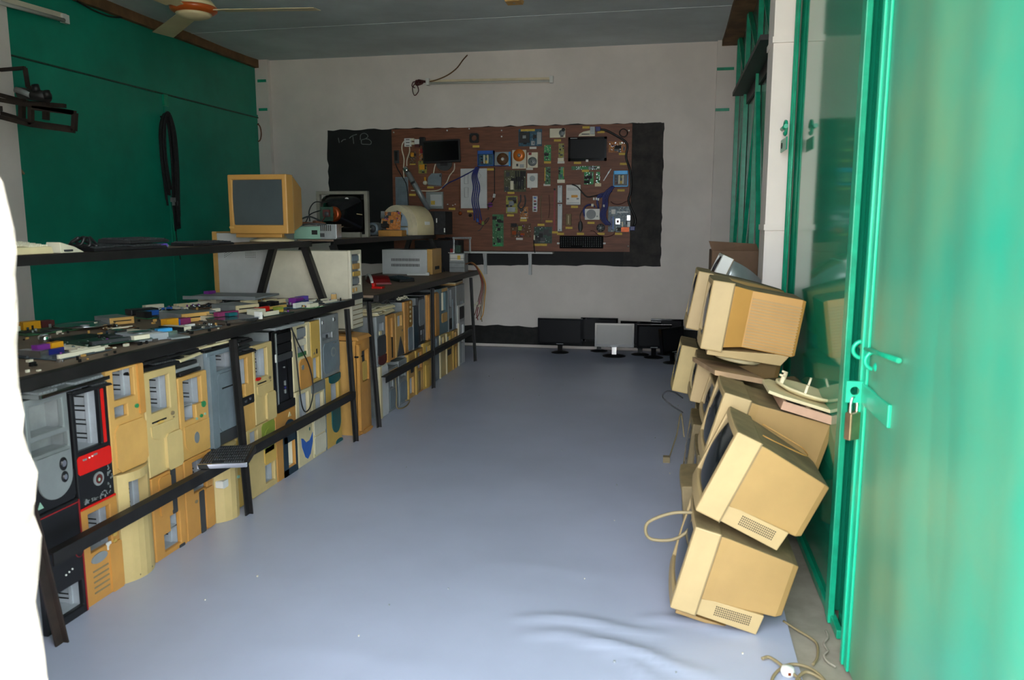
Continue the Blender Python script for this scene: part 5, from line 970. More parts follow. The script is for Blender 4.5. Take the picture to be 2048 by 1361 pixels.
a, b_ = onx(0, 0, XL + .10), onx(128, 36, XL + .10); a = a + (a - b_) * 1.0
t = thing('tube_lamp', 'unlit tube lamp high on the left wall near the ceiling', 'lamp'); MB().bar(a, b_, .05, .05).build('lamp_batten', 'offwhite', t); MB().cyl(a + Vector((.04, 0, -.03)), b_ + Vector((.04, -.05, -.03)), .014).build('glass_tube', 'tube_glass', t); MB().bar(b_ + Vector((.03, -.06, -.015)), b_ + Vector((.03, .0, -.015)), .03, .06).build('end_holder', 'white', t)
MB().bar(Vector((XL, a.y * .5 + b_.y * .5, a.z)), (a + b_) / 2, .03, .03).build('wall_bracket', 'offwhite', t)
cable('ceiling_wire', 'thin dark wire sagging along the top of the left green wall', 'wire', [onx(150, 0, XL + .05), onx(190, 22, XL + .05), onx(225, 34, XL + .05), onx(255, 34, XL + .05)], .006, 'iron_black')
cable('wire_stub', 'short wire end sticking from the left green wall near the pillar', 'wire', [onx(22, 322, XL + .04), onx(35, 333, XL + .05), onx(48, 348, XL + .05)], .008, 'cable_tan')
o = thing('wall_ring', 'rusty ring hanging at the far left corner of the room', 'ring', (0, 0, 0)); rc = ony(517, 266, YB - .07); MB().tube([(rc.x + .035 * cos(k * pi / 8), YB - .075, rc.z + .09 * sin(k * pi / 8)) for k in range(17)], .007, 6).build('ring_band', 'cable_brown', o); MB().cyl((rc.x, YB - .08, rc.z + .09), (rc.x, YB - .058, rc.z + .1), .006).build('ring_hook', 'iron_black', o)

fc = ony(387, 12, 4.93); fz = 2.70
t = thing('ceiling_fan', 'cream ceiling fan with an orange ring around its hub', 'fan', (fc.x, 4.93, fz)); t.scale = (1.15, 1.15, 1.0)
MB().lathe([(0, -.05), (.045, -.05), (.085, -.035), (.10, -.02), (0, -.02)], 36).build('hub_bottom', 'fan_cream', t); MB().lathe([(.10, -.02), (.128, .0), (.132, .02), (.10, .02)], 36).build('hub_ring', 'fan_orange', t); MB().lathe([(.10, .02), (.13, .022), (.10, .065), (.03, .08), (0, .08)], 36).build('motor_dome', 'fan_cream', t)
MB().cyl((0, 0, .07), (0, 0, ZC - fz - .02), .014).build('down_rod', 'fan_cream', t); MB().lathe([(0, ZC - fz - .09), (.03, ZC - fz - .09), (.06, ZC - fz - .0), (0, ZC - fz)], 24).build('canopy', 'fan_cream', t)
for k, a in enumerate((R(8), R(-92), R(178 - 40))):
    b = MB(); M = Matrix.Rotation(a, 4, 'Z') @ Matrix.Rotation(R(9), 4, 'X')
    b.hexa([(.17, -.055, -.002), (.72, -.065, -.002), (.72, .065, -.002), (.17, .055, -.002)], [(.17, -.055, .002), (.72, -.065, .002), (.72, .065, .002), (.17, .055, .002)]); b.tr(M)
    o = b.build('blade', 'fan_cream', t, .001); b = MB(); b.hexa([(.10, -.02, .0), (.22, -.04, .0), (.22, .04, .0), (.10, .02, .0)], [(.10, -.02, .006), (.22, -.04, .006), (.22, .04, .006), (.10, .02, .006)]); b.tr(M); b.build('blade_iron', 'fan_cream', t)
o = thing('ceiling_hook_plate', 'small cream junction box on the ceiling near the middle', 'junction box', (0, 0, 0)); jc = onz(1028, 2, ZC - .03); MB().hexa([(jc.x - .06, jc.y - .06, ZC - .045), (jc.x + .06, jc.y - .06, ZC - .045), (jc.x + .06, jc.y + .06, ZC - .045), (jc.x - .06, jc.y + .06, ZC - .045)], [(jc.x - .07, jc.y - .07, ZC - .012), (jc.x + .07, jc.y - .07, ZC - .012), (jc.x + .07, jc.y + .07, ZC - .012), (jc.x - .07, jc.y + .07, ZC - .012)]).build('box_cover', 'tan', o); MB().cyl((jc.x, jc.y, ZC - .047), (jc.x, jc.y, ZC - .044), .01).build('cover_screw', 'zinc', o)

# ------------------------------------------------------------ the blackboard and the display board on the back wall
YW = YB
def wp(x, y, Y=None): return ony(x, y, YW - .038 if Y is None else Y)
rnd = random.Random(11)
c1, c2 = Vector((-3.655, 0, .875)), Vector((-.085, 0, 2.30))
def rag_rect(x0, x1, z0, z1, s, n=46):
    P_ = []
    for k in range(n): P_.append((x0 + (x1 - x0) * k / n, z0 + rnd.uniform(-s, s)))
    for k in range(n // 2): P_.append((x1 + rnd.uniform(-s, s), z0 + (z1 - z0) * k * 2 / n))
    for k in range(n): P_.append((x1 - (x1 - x0) * k / n, z1 + rnd.uniform(-s, s)))
    for k in range(n // 2): P_.append((x0 + rnd.uniform(-s, s), z1 - (z1 - z0) * k * 2 / n))
    return P_
t = thing('blackboard', 'large black painted blackboard on the back wall behind the brown board', 'blackboard', (0, YW - .004, 0))
pl_ = rag_rect(c1.x, c2.x, c1.z, c2.z, .009)
MB().loft([[(x, -.003, z) for x, z in pl_], [(x, 0, z) for x, z in pl_]]).build('painted_panel', 'blackboard', t)
pl_ = rag_rect(-.46, -.088, .88, 2.297, .005, 30)
MB().loft([[(x, -.0045, z) for x, z in pl_], [(x, -.002, z) for x, z in pl_]]).build('worn_strip', 'blackboard_worn', t)
b = MB()                               # chalk letters
for st in ([(677, 276), (679, 286)], [(683, 284), (687, 280), (692, 279)], [(699, 277), (705, 272), (714, 269)], [(706, 273), (708, 288)], [(721, 280), (722, 270), (729, 267), (735, 270), (736, 274), (731, 278), (724, 280)], [(731, 278), (738, 279), (743, 284), (741, 289), (733, 289), (724, 288), (723, 280)]):
    b.tube([p_ - Vector((0, YW + .003, 0)) for p_ in curve([ony(x, y, YW - .005) for x, y in st], 5)], .0045, 5)
b.build('chalk_letters', 'chalk', t)
DB = thing('display_board', 'brown plywood display board screwed over the blackboard', 'display board', (0, YW - .004, 0))
MB().box(-2.915, -.395, -.026, -.006, 1.022, 2.292).build('plywood_sheet', 'plywood', DB)
for i, (x, y) in enumerate(((787, 265), (894, 261), (1003, 261), (1003, 273), (1258, 261), (1256, 493), (938, 255))):
    p_ = wp(x, y); MB().lathe([(0, -.004), (.008, -.004), (.008, .0), (0, .0)], 10, axis='y', c=(p_.x, -.026, min(p_.z, 2.28))).build('nail_head', 'white', DB)
lg = thing('chalk_ledge', 'narrow white ledge on two brackets under the brown board', 'ledge', (0, YW - .005, 0))
a, c_ = wp(937, 501), wp(1108, 500)
box('ledge_board', 'white_metal', lg, a.x - .12, c_.x, -.14, -.027, 1.0, 1.018)
for px in (970, 1060): q_ = wp(px, 500); box('ledge_bracket', 'white_metal', lg, q_.x - .016, q_.x + .016, -.032, -.006, .775, 1.0); MB().bar((q_.x, -.11, 1.0), (q_.x, -.02, .84), .012, .012).build('bracket_stay', 'white_metal', lg)

YP = YW - .0305                        # front of the plywood
GP = 'parts on the display board'
def rect(x0, y0, x1, y1):
    a_, b__ = ony(x0, y1, YP - .004), ony(x1, y0, YP - .004)
    return ((a_.x + b__.x) / 2, YP, (a_.z + b__.z) / 2), b__.x - a_.x, b__.z - a_.z
UP_ = (R(90), 0, 0)
def wpcb(label, x0, y0, x1, y1, m, seed, parts=(), chips=5, caps=3, name='circuit_board_assembly', rz=0):
    l, w_, h_ = rect(x0, y0, x1, y1)
    return pcb(name, label, 'circuit board', l, (R(90), rz, 0), w_, h_, m, seed, parts, GP, chips, caps)
def wthing(name, label, cat, x0, y0, x1, y1, group=GP, rz=0):
    l, w_, h_ = rect(x0, y0, x1, y1)
    return thing(name, label, cat, l, (R(90), rz, 0), group), w_, h_
wpcb('dark blue motherboard with a yellow strip at the top middle of the brown board', 1037, 258, 1084, 293, 'pcb_blue', 41, [('label_strip', 'label_yellow', -.4, .2, .38, .5, .006), ('cooling_fan', 'black', -.45, -.02, -.3, .3, .03), ('fan_hub', 'zinc', -.3, -.16, -.05, .12, .034), ('port_block', 'silver', .3, .48, -.4, .3, .02), ('port_block', 'zinc', .05, .2, -.45, -.2, .012)], 5, 5)
wpcb('bright motherboard with a white chip and copper corner beside the blue plug', 1216, 413, 1261, 464, 'pcb_grey', 42, [('white_chip', 'white', -.36, -.18, .2, .38, .01), ('cpu_socket', 'alu', -.16, .04, -.2, .02, .008), ('socket_core', 'maroon', -.11, -.01, -.14, -.04, .010), ('port_block', 'alu', .36, .5, -.05, .15, .02), ('port_block', 'zinc', .38, .5, -.3, -.1, .02), ('port_block', 'copper', .1, .46, -.5, -.32, .008), ('expansion_slot', 'blue', -.3, -.24, -.4, .1, .012), ('expansion_slot', 'cable_blue', -.4, -.34, -.4, .1, .012), ('memory_slot', 'zinc', -.1, .4, .25, .3, .008), ('expansion_slot', 'ivory', .12, .18, -.3, -.1, .012)], 5, 7)
wpcb('old olive motherboard with long dark slots in the middle of the brown board', 1008, 340, 1052, 384, 'pcb_old', 43, [('expansion_slot', 'dark', .02 + .11 * k, .07 + .11 * k, -.4, .45, .012) for k in range(4)] + [('memory_slot', 'ivory', -.2, -.06, -.4, .0, .01), ('chip', 'dark_grey', -.4, -.25, .2, .4, .006)], 6, 3)
wpcb('tall narrow green board at the bottom middle of the brown board', 985, 429, 1007, 493, 'pcb_green', 44, [('port_block', 'green_chip', -.4, .4, -.5, -.4, .004)], 9, 2)
wpcb('orange power board with dark blocks left of the square green board', 1021, 447, 1062, 475, 'pcb_brown', 45, [('relay', 'dark', -.45, -.2, .25, .5, .03), ('transformer', 'olive', -.1, .08, .0, .3, .03), ('orange_coil', 'copper', -.4, -.2, -.3, -.05, .025), ('orange_coil', 'copper', .0, .2, -.35, -.2, .025)], 4, 8)
wpcb('square dark green board with a cream edge port above the white ledge', 1068, 454, 1104, 487, 'pcb_dark', 46, [('port_block', 'ivory', -.5, -.44, -.3, .0, .02), ('label_patch', 'label_white', -.15, .1, -.42, -.35, .001)], 9, 4)
wpcb('yellow-edged board with a grey block below the old olive motherboard', 1012, 392, 1035, 427, 'pcb_yellow', 47, [('heat_sink', 'dark_grey', -.3, .4, .25, .42, .02), ('transformer', 'grey', -.2, .2, -.05, .2, .025), ('relay', 'zinc', -.35, .3, -.42, -.15, .02)], 3, 3)
wpcb('narrow brown board under a red and black cable near the middle', 1040, 414, 1056, 438, 'pcb_orange', 48, [('port_block', 'ivory', -.4, .3, -.5, -.38, .012)], 3, 3)
cable('jumper_cable', 'short red and black cable curving above the narrow brown board', 'cable', [wp(1041, 390), wp(1041, 402), wp(1036, 412), wp(1042, 418), wp(1049, 412), wp(1051, 400), wp(1049, 391)], .008, 'dark_grey')
wpcb('green expansion card, upper left of the four beside the open disc drives', 1088, 290, 1102, 322, 'green_chip', 49, [('card_edge', 'tan', -.45, -.3, .42, .5, .004)], 5, 2)
wpcb('yellow green expansion card, upper right of the four with a white foot', 1117, 287, 1128, 319, 'pcb_yellow', 50, [('card_bracket', 'ivory', -.6, .5, -.62, -.42, .012)], 4, 1)
wpcb('dull green expansion card, lower left of the four', 1090, 334, 1101, 369, 'pcb_green', 51, [('card_edge', 'label_yellow', -.6, -.42, -.3, .45, .003)], 5, 0)
wpcb('blue green expansion card, lower right of the four with a cream plug', 1117, 334, 1128, 361, 'green_chip', 52, [('card_bracket', 'ivory', -.7, .7, -.7, -.45, .012), ('blue_chip', 'teal', -.3, .2, -.3, -.05, .006), ('card_edge', 'label_yellow', .38, .5, -.2, .4, .003)], 3, 1)
wpcb('long thin green strip board lying level under the right flat monitor', 1143, 332, 1200, 340, 'pcb_green', 53, [('chip', 'green_chip', -.2, .05, -.3, .3, .004), ('chip', 'grey', .1, .35, -.3, .3, .004), ('white_plug', 'white', .4, .48, -.2, .3, .008)], 2, 0)
wpcb('bright green square board right of centre', 1168, 344, 1187, 369, 'green_chip', 54, [('chip', 'black', .15, .35, .2, .45, .005)], 4, 1)
wpcb('narrow bright green board with a cream socket at its foot', 1192, 344, 1200, 368, 'green_chip', 55, [('cream_socket', 'cream', -.75, .9, -.72, -.45, .02)], 3, 0)
wpcb('copper coloured board with two black blocks near the right edge of the brown board', 1217, 283, 1252, 305, 'pcb_orange', 56, [('cream_disc', 'cream', .12, .26, .2, .4, .02), ('relay', 'black', .05, .2, -.5, -.25, .025), ('relay', 'black', .36, .46, -.35, -.05, .025), ('dark_chip', 'maroon', -.32, -.16, .05, .2, .008)], 2, 2)
wpcb('orange strip board left of the black left monitor', 837, 322, 853, 347, 'pcb_yellow', 57, [('orange_coil', 'port_orange', -.3, .3, -.2, .2, .02)], 4, 3)
wpcb('small yellow and orange board pieces between two white cords', 818, 303, 832, 330, 'pcb_brown', 58, [('yellow_strip', 'label_yellow', -.4, .4, -.5, -.42, .004), ('orange_coil', 'port_orange', -.2, .2, .1, .4, .01)], 2, 2)
wpcb('red and orange scrap board at the left edge of the black left monitor', 838, 298, 849, 321, 'pcb_orange', 59, [('red_block', 'crimson', -.2, .5, .1, .5, .02)], 2, 2)

# flat monitors on the board
t, w_, h_ = wthing('flat_monitor', 'black flat monitor hanging tilted at the left of the brown board, stand showing below', 'monitor', 848, 280, 922, 327)
M = Matrix.Rotation(R(2), 4, 'Z') @ Matrix.Translation((0, 0, .02))
b = MB().box(-w_ / 2, w_ / 2, -h_ / 2, h_ / 2, 0, .03); b.tr(M); b.build('screen_frame', 'black', t, .004); b = MB().box(-w_ / 2 + .016, w_ / 2 - .016, -h_ / 2 + .022, h_ / 2 - .016, .03, .0305); b.tr(M); b.build('screen', 'black_gloss', t)
b = MB().prism(ell(.02, -h_ / 2 - .005, .085, .075, 24), 0, .02); b.build('stand_base', 'dark_grey', t); box('stand_neck', 'black', t, -.02, .06, -h_ / 2 - .03, -h_ / 2 + .02, 0, .025)
t, w_, h_ = wthing('flat_monitor', 'grey-screened flat monitor hanging at the upper right of the brown board', 'monitor', 1137, 274, 1214, 323)
b = MB(); f = .022
b.box(-w_ / 2, w_ / 2, -h_ / 2, -h_ / 2 + f * 1.2, 0, .035).box(-w_ / 2, w_ / 2, h_ / 2 - f, h_ / 2, 0, .035).box(-w_ / 2, -w_ / 2 + f, -h_ / 2, h_ / 2, 0, .035).box(w_ / 2 - f, w_ / 2, -h_ / 2, h_ / 2, 0, .035).build('screen_frame', 'black_gloss', t)
box('screen', 'lcd_screen', t, -w_ / 2 + f, w_ / 2 - f, -h_ / 2 + f, h_ / 2 - f, 0, .03); box('white_peg', 'white', t, -.012, .012, -h_ / 2 - .01, -h_ / 2 + .012, .03, .045); box('brand_plate', 'zinc', t, -w_ / 2 + .02, -w_ / 2 + .09, h_ / 2 - .014, h_ / 2 - .008, .035, .0355)
# power strip and cords
t, w_, h_ = wthing('power_strip', 'white power strip with plugs at the upper left of the brown board', 'power strip', 810, 277, 824, 294)
box('strip_body', 'white', t, -w_ / 2, w_ / 2, -h_ / 2, h_ / 2, 0, .03, .004)
for k in range(3): box('socket_holes', 'dark', t, -.02, .02, -.035 + .03 * k, -.028 + .03 * k, .03, .031)
for k in range(2): box('plug', 'ivory', t, .04, .075, -.025 + .04 * k, .0 + .04 * k, .0, .05, .004); 
box('plug_adapter', 'white', t, .075, .13, -.02, .03, .0, .04, .004); box('black_plug', 'black', t, .13, .19, -.035, .05, .0, .045, .005); box('red_plug', 'maroon', t, .075, .125, -.05, -.02, 0, .03)
cable('loose_cable', 'white cord hanging from the power strip down to the perforated panel', 'cable', [wp(811, 280), wp(805, 288), wp(804, 300), wp(808, 318), wp(807, 340), wp(808, 356)], .006, 'ivory')
cable('loose_cable', 'second white cord hanging from the power strip to the metal tube', 'cable', [wp(819, 294), wp(819, 304), wp(814, 320), wp(814, 334), wp(817, 345)], .006, 'ivory')
cable('loose_cable', 'white cord curling below the left monitor toward the perforated panel', 'cable', [wp(909, 327), wp(908, 340), wp(899, 352), wp(893, 366), wp(882, 378), wp(868, 382), wp(842, 382), wp(822, 381)], .006, 'ivory')
cable('loose_cable', 'short white cord hanging below the left monitor to the round metal drive', 'cable', [wp(871, 328), wp(869, 336), wp(867, 347)], .006, 'ivory')
cable('loose_cable', 'brown cord looping under the stand of the left monitor', 'cable', [wp(873, 329), wp(876, 339), wp(886, 345), wp(903, 346), wp(914, 346)], .005, 'cable_brown')
# frames, fans, drives
t, w_, h_ = wthing('fan_frame', 'empty black square fan frame at the upper left of the brown board', 'fan', 940, 267, 958, 286)
b = MB(); n = 24; sq = lambda k, s: (s * max(-1, min(1, 1.25 * cos(2 * pi * k / n))), s * max(-1, min(1, 1.25 * sin(2 * pi * k / n))))
so, si = w_ / 2, w_ * .30
for k in range(n):
    k2 = k + 1; o1, o2 = sq(k, so), sq(k2, so); i1, i2 = [(si * cos(2 * pi * q / n), si * sin(2 * pi * q / n)) for q in (k, k2)]
    b.face([(*o1, .03), (*o2, .03), (*i2, .03), (*i1, .03)]); b.face([(*o1, 0), (*o2, 0), (*o2, .03), (*o1, .03)]); b.face([(*i1, 0), (*i2, 0), (*i2, .03), (*i1, .03)])
b.build('frame_ring', 'black', t); 
for s in (1, -1): MB().cyl((s * so * .8, so * .8, .03), (s * so * .8, so * .8, .033), .006).build('frame_screw', 'dark_grey', t)
t, w_, h_ = wthing('cooling_fan', 'round black cooling fan with a pale hub above the keyboard', 'fan', 1193, 448, 1210, 464)
MB().lathe([(0, 0), (w_ / 2, 0), (w_ / 2, .028), (w_ * .44, .028), (w_ * .44, .012), (0, .012)], 28).build('fan_ring', 'black', t); MB().lathe([(0, .012), (.018, .012), (.018, .03), (0, .03)], 20).build('fan_hub', 'silver', t)
b = MB()
for k in range(7):
    a = 2 * pi * k / 7; b.bar((.017 * cos(a), .017 * sin(a), .02), (.036 * cos(a + .4), .036 * sin(a + .4), .02), .016, .003)
b.build('fan_blades', 'dark_grey', t)
t, w_, h_ = wthing('hard_drive', 'open silver drive frame with white plates at the top of the brown board', 'drive', 1100, 257, 1131, 276)
box('drive_frame', 'ivory', t, -w_ / 2, w_ / 2, -h_ / 2, h_ / 2, 0, .02, .002); MB().lathe([(0, .02), (.03, .02), (.03, .026), (0, .026)], 20, c=(.045, -.0, 0)).build('motor_disc', 'zinc', t); box('dark_slot', 'dark_grey', t, .03, .06, -.04, -.015, .02, .022); box('green_edge', 'pcb_green', t, -w_ / 2 - .004, -w_ / 2, -h_ / 2, h_ / 2, 0, .012); MB().lathe([(0, .02), (.018, .02), (.018, .03), (0, .03)], 16, c=(.06, .03, 0)).build('spindle', 'dark_grey', t)
t, w_, h_ = wthing('hard_drive', 'opened hard drive with a grey platter and a red patch', 'drive', 1055, 305, 1076, 336)
box('drive_frame', 'ivory', t, -w_ / 2, w_ / 2, -h_ / 2, h_ / 2, 0, .02, .002); MB().lathe([(0, .02), (w_ * .43, .02), (w_ * .43, .024), (0, .024)], 32, c=(0, -.015, 0)).build('platter', 'zinc', t); MB().lathe([(0, .024), (.012, .024), (.012, .028), (0, .028)], 16, c=(0, -.015, 0)).build('platter_hub', 'alu', t); box('red_patch', 'crimson', t, -.04, -.01, .05, .075, .02, .023)
t, w_, h_ = wthing('hard_drive', 'closed white hard drive below the opened one', 'drive', 1055, 347, 1076, 376)
box('drive_body', 'white', t, -w_ / 2, w_ / 2, -h_ / 2, h_ / 2, 0, .025, .002); MB().lathe([(.024, .025), (.028, .025), (.028, .027), (.024, .027)], 24, c=(0, .02, 0)).build('round_cover', 'silver', t); box('screw_tab', 'alu', t, -.03, -.015, -h_ / 2 - .012, -h_ / 2, 0, .004)
t, w_, h_ = wthing('hard_drive', 'white hard drive with a round outline right of the mouse', 'drive', 1170, 418, 1200, 440)
box('drive_body', 'white', t, -w_ / 2, w_ / 2, -h_ / 2, h_ / 2, 0, .025, .002); MB().lathe([(.047, .025), (.049, .025), (.049, .026), (.047, .026)], 32, c=(-.012, 0, 0)).build('round_outline', 'grey', t); box('blue_socket', 'blue', t, -w_ / 2 - .008, -w_ / 2, -.03, .05, 0, .015); MB().cyl((.05, -.02, .025), (.05, -.02, .027), .008).build('small_ring', 'grey', t)
t, w_, h_ = wthing('disc_drive', 'white disc drive holding an orange disc at the middle of the brown board', 'drive', 1025, 300, 1053, 338)
box('drive_tray', 'offwhite', t, -w_ / 2, w_ / 2, -h_ / 2, h_ / 2, 0, .02, .002); MB().lathe([(.018, .02), (.062, .02), (.062, .022), (.018, .022)], 36, c=(-.002, .04, 0)).build('orange_disc', 'disc_orange', t); MB().lathe([(0, .02), (.018, .02), (.018, .024), (0, .024)], 20, c=(-.002, .04, 0)).build('disc_hub', 'silver', t); box('laser_sled', 'dark_grey', t, -.03, -.01, -.07, -.045, .02, .025); box('motor_plate', 'zinc', t, .005, .05, -.085, -.05, .02, .023)
t, w_, h_ = wthing('disc_drive', 'blue-edged disc drive with a dark disc and white hub', 'drive', 990, 304, 1022, 333)
box('drive_tray', 'silver', t, -w_ / 2, w_ / 2, -h_ / 2, h_ / 2, 0, .02, .002); MB().lathe([(.016, .02), (.062, .02), (.062, .022), (.016, .022)], 36).build('dark_disc', 'pcb_brown', t); MB().lathe([(0, .02), (.016, .02), (.016, .025), (0, .025)], 20).build('disc_hub', 'white', t); box('blue_edge', 'blue_bright', t, w_ / 2 - .02, w_ / 2, -h_ / 2, h_ / 2, 0, .026); box('lower_edge', 'cable_blue', t, -w_ / 2, w_ / 2 - .02, -h_ / 2, -h_ / 2 + .008, 0, .026)
for lb, q_, bm in (('open blue power supply left of the dark disc drive', (957, 302, 989, 333), 'blue'), ('open bright blue power supply at the right edge of the brown board', (1227, 342, 1257, 374), 'blue_bright')):
    t, w_, h_ = wthing('power_supply', lb, 'power supply', *q_)
    box('supply_base', 'pcb_blue' if bm == 'blue' else 'navy', t, -w_ / 2, w_ / 2, -h_ / 2, h_ / 2, 0, .006); box('supply_rim', bm, t, -w_ / 2, w_ / 2, h_ / 2 - .035, h_ / 2, 0, .05); box('supply_rim', bm, t, -w_ / 2, w_ / 2, -h_ / 2, -h_ / 2 + .008, 0, .05); box('side_rim', bm, t, -w_ / 2, -w_ / 2 + .006, -h_ / 2, h_ / 2, 0, .05); box('side_rim', bm, t, w_ / 2 - .006, w_ / 2, -h_ / 2, h_ / 2, 0, .05)
    box('heat_sink', 'ivory', t, -.022, -.01, -.05, .035, .006, .045); box('heat_sink', 'ivory', t, .016, .028, -.05, .035, .006, .045); box('yellow_coil', 'label_yellow', t, -.005, .01, -.05, -.02, .006, .03); box('yellow_coil', 'olive', t, .0, .012, .01, .03, .006, .03); box('red_block', 'maroon', t, -.055, -.035, -.05, -.03, .006, .03)
    for k in range(4): MB().cyl((-.05 + .03 * (k % 2), -.01 + .03 * (k // 2), .006), (-.05 + .03 * (k % 2), -.01 + .03 * (k // 2), .03), .008, n=10).build('capacitor', 'dark', t)
t, w_, h_ = wthing('metal_sheet', 'large pale metal panel with pressed outlines behind the blue cables', 'metal panel', 922, 337, 974, 417)
box('panel_sheet', 'white_metal', t, -w_ / 2, w_ / 2, -h_ / 2, h_ / 2, 0, .012, .003)
for y in (.10, -.04):
    b = MB(); p_ = [(-.1, y - .05), (-.06, y - .05), (-.06, y + .05), (-.1, y + .05), (-.1, y - .05)]; b.tube([(x, yy_, .012) for x, yy_ in p_], .0025, 5); b.build('pressed_outline', 'grey', t)
for y in (.13, -.02):
    b = MB(); p_ = [(.0, y), (.04, y + .05), (.08, y), (.04, y - .05), (.0, y)]; b.tube([(x, yy_, .012) for x, yy_ in p_], .002, 5); b.build('pressed_outline', 'grey', t)
t = thing('cable_bundle', 'bundle of dark blue power cables hanging over the pale metal panel', 'cable', group=GP)
for k in range(4):
    d = (k - 1.5) * 4
    MB().tube(curve([wp(955 + d * .5, 334, YP - .04), wp(949 + d * .8, 352, YP - .03), wp(953 + d, 375, YP - .03), wp(950 + d, 400, YP - .03), wp(954 + d, 425, YP - .03), wp(956 + d * 1.2, 441 + (k % 3) * 4, YP - .02)]), .0075, 7).build('power_cable', 'cable_blue', t)
MB().tube(curve([wp(957, 334, YP - .03), wp(938, 346, YP - .02), wp(915, 358, YP - .02), wp(896, 367, YP - .02), wp(884, 377, YP - .02)]), .006, 6).build('side_cable', 'cable_blue', t)
for k in range(3): e = wp(956 + k * 5, 440 + k * 3, YP - .02); box('plug', ('blue', 'crimson', 'olive')[k], t, e.x - .012, e.x + .012, e.y - .01, e.y + .01, e.z - .02, e.z + .015)
cable('grey_wire', 'loose ring of thin grey wire under the blue cable bundle', 'cable', [wp(956, 447), wp(966, 450), wp(974, 444), (wp(978, 436)), wp(972, 440), wp(962, 458), wp(956, 462)], .004, 'dark_grey')
t, w_, h_ = wthing('perforated_sheet', 'grey perforated metal panel at the left edge of the brown board', 'metal panel', 792, 354, 816, 420)
box('panel_sheet', 'greyblue', t, -w_ / 2, w_ / 2, -h_ / 2, h_ / 2, 0, .008, .002)
b = MB()
for i in range(7):
    for j in range(18): b.box(-w_ * .4 + i * w_ * .13, -w_ * .4 + i * w_ * .13 + .006, -h_ * .46 + j * h_ * .052, -h_ * .46 + j * h_ * .052 + .006, .008, .0085)
b.build('perforation', 'dark_grey', t)
t = thing('metal_tube', 'slanting silver metal tube behind the cream printer housing', 'tube', group=GP); MB().cyl(wp(811, 337, YP - .034), wp(858, 420, YP - .034), .028).build('tube_body', 'zinc', t); MB().cyl(wp(810, 335, YP - .034), wp(816, 346, YP - .034), .031).build('tube_sleeve', 'chrome', t); MB().cyl(wp(826, 364, YP - .034), wp(828, 368, YP - .034), .0295).build('tube_joint', 'dark_grey', t)
t, w_, h_ = wthing('remote_control', 'dark remote shaped part with a hanging cord left of the power strip', 'electronic part', 789, 301, 798, 327); box('part_body', 'dark_grey', t, -w_ / 2, w_ / 2, -h_ / 2, h_ / 2, 0, .02, .004); box('part_face', 'black', t, -w_ * .3, w_ * .3, -h_ * .3, h_ * .4, .02, .022)
cable('loose_cable', 'black cord falling from the dark remote shaped part across the perforated panel', 'cable', [wp(791, 327), wp(795, 338), wp(806, 356), wp(813, 370), wp(816, 395), wp(817, 418)], .006, 'black')
t, w_, h_ = wthing('disc_drive', 'grey metal drive with a rounded corner below the left monitor', 'drive', 857, 347, 883, 372); MB().prism([(-w_ / 2, -h_ / 2 + .01), (w_ / 2, -h_ / 2), (w_ / 2 + .004, h_ / 2), (-w_ * .2, h_ / 2), (-w_ * .45, h_ * .2), (-w_ / 2, 0)], 0, .035).build('drive_body', 'greyblue', t, .003); box('dark_gap', 'dark', t, w_ * .42, w_ / 2, h_ * .2, h_ * .4, .03, .036); box('drive_lip', 'zinc', t, -w_ / 2, w_ / 2, -h_ / 2 - .006, -h_ / 2, 0, .02)
o = thing('small_speaker', 'tiny speaker with red cap left of the rounded metal drive', 'speaker', wp(851, 366, YP), (R(90), 0, 0), GP); MB().lathe([(0, 0), (.022, 0), (.022, .02), (0, .024)], 16).build('speaker_cap', 'ivory', o); box('red_stub', 'port_orange', o, -.008, .01, .02, .06, 0, .02)
t, w_, h_ = wthing('disc_drive', 'silver drive with a yellow square sticker above the black box', 'drive', 855, 384, 887, 418); box('drive_body', 'silver', t, -w_ / 2, w_ / 2, -h_ / 2, h_ / 2, 0, .04, .003); box('yellow_sticker', 'label_yellow', t, -.04, .005, -.045, -.005, .04, .041); box('label_sheet', 'white_metal', t, -.045, w_ / 2 - .01, -.06, .06, .04, .0405); box('drive_lip', 'zinc', t, -w_ / 2 - .006, -w_ / 2 + .02, -h_ * .35, h_ / 2, 0, .03)
t, w_, h_ = wthing('optical_drive', 'white optical drive with printed label and orange patch near the right', 'drive', 1133, 370, 1162, 409); box('drive_body', 'white', t, -w_ / 2, w_ / 2, -h_ / 2, h_ / 2, 0, .04, .003); box('orange_patch', 'port_orange', t, -.02, .045, -.03, -.005, .04, .041)
for y in (.06, .045, -.085): box('printed_line', 'grey', t, -w_ * .42, w_ * .42, y, y + .004, .04, .0406)
for x in (-.055, .045): box('printed_mark', 'grey', t, x - .012, x + .012, -.05, -.035, .04, .0406)
box('lower_lip', 'zinc', t, -w_ / 2, w_ / 2, -h_ / 2 - .006, -h_ / 2, 0, .03)
t, w_, h_ = wthing('small_case', 'small beige plastic box under the white optical drive', 'box', 1132, 428, 1143, 451); box('case_body', 'dust_brown', t, -w_ / 2, w_ / 2, -h_ / 2, h_ / 2, 0, .03, .003); box('case_cross', 'cream', t, -.004, .004, -h_ * .35, h_ * .35, .03, .031)
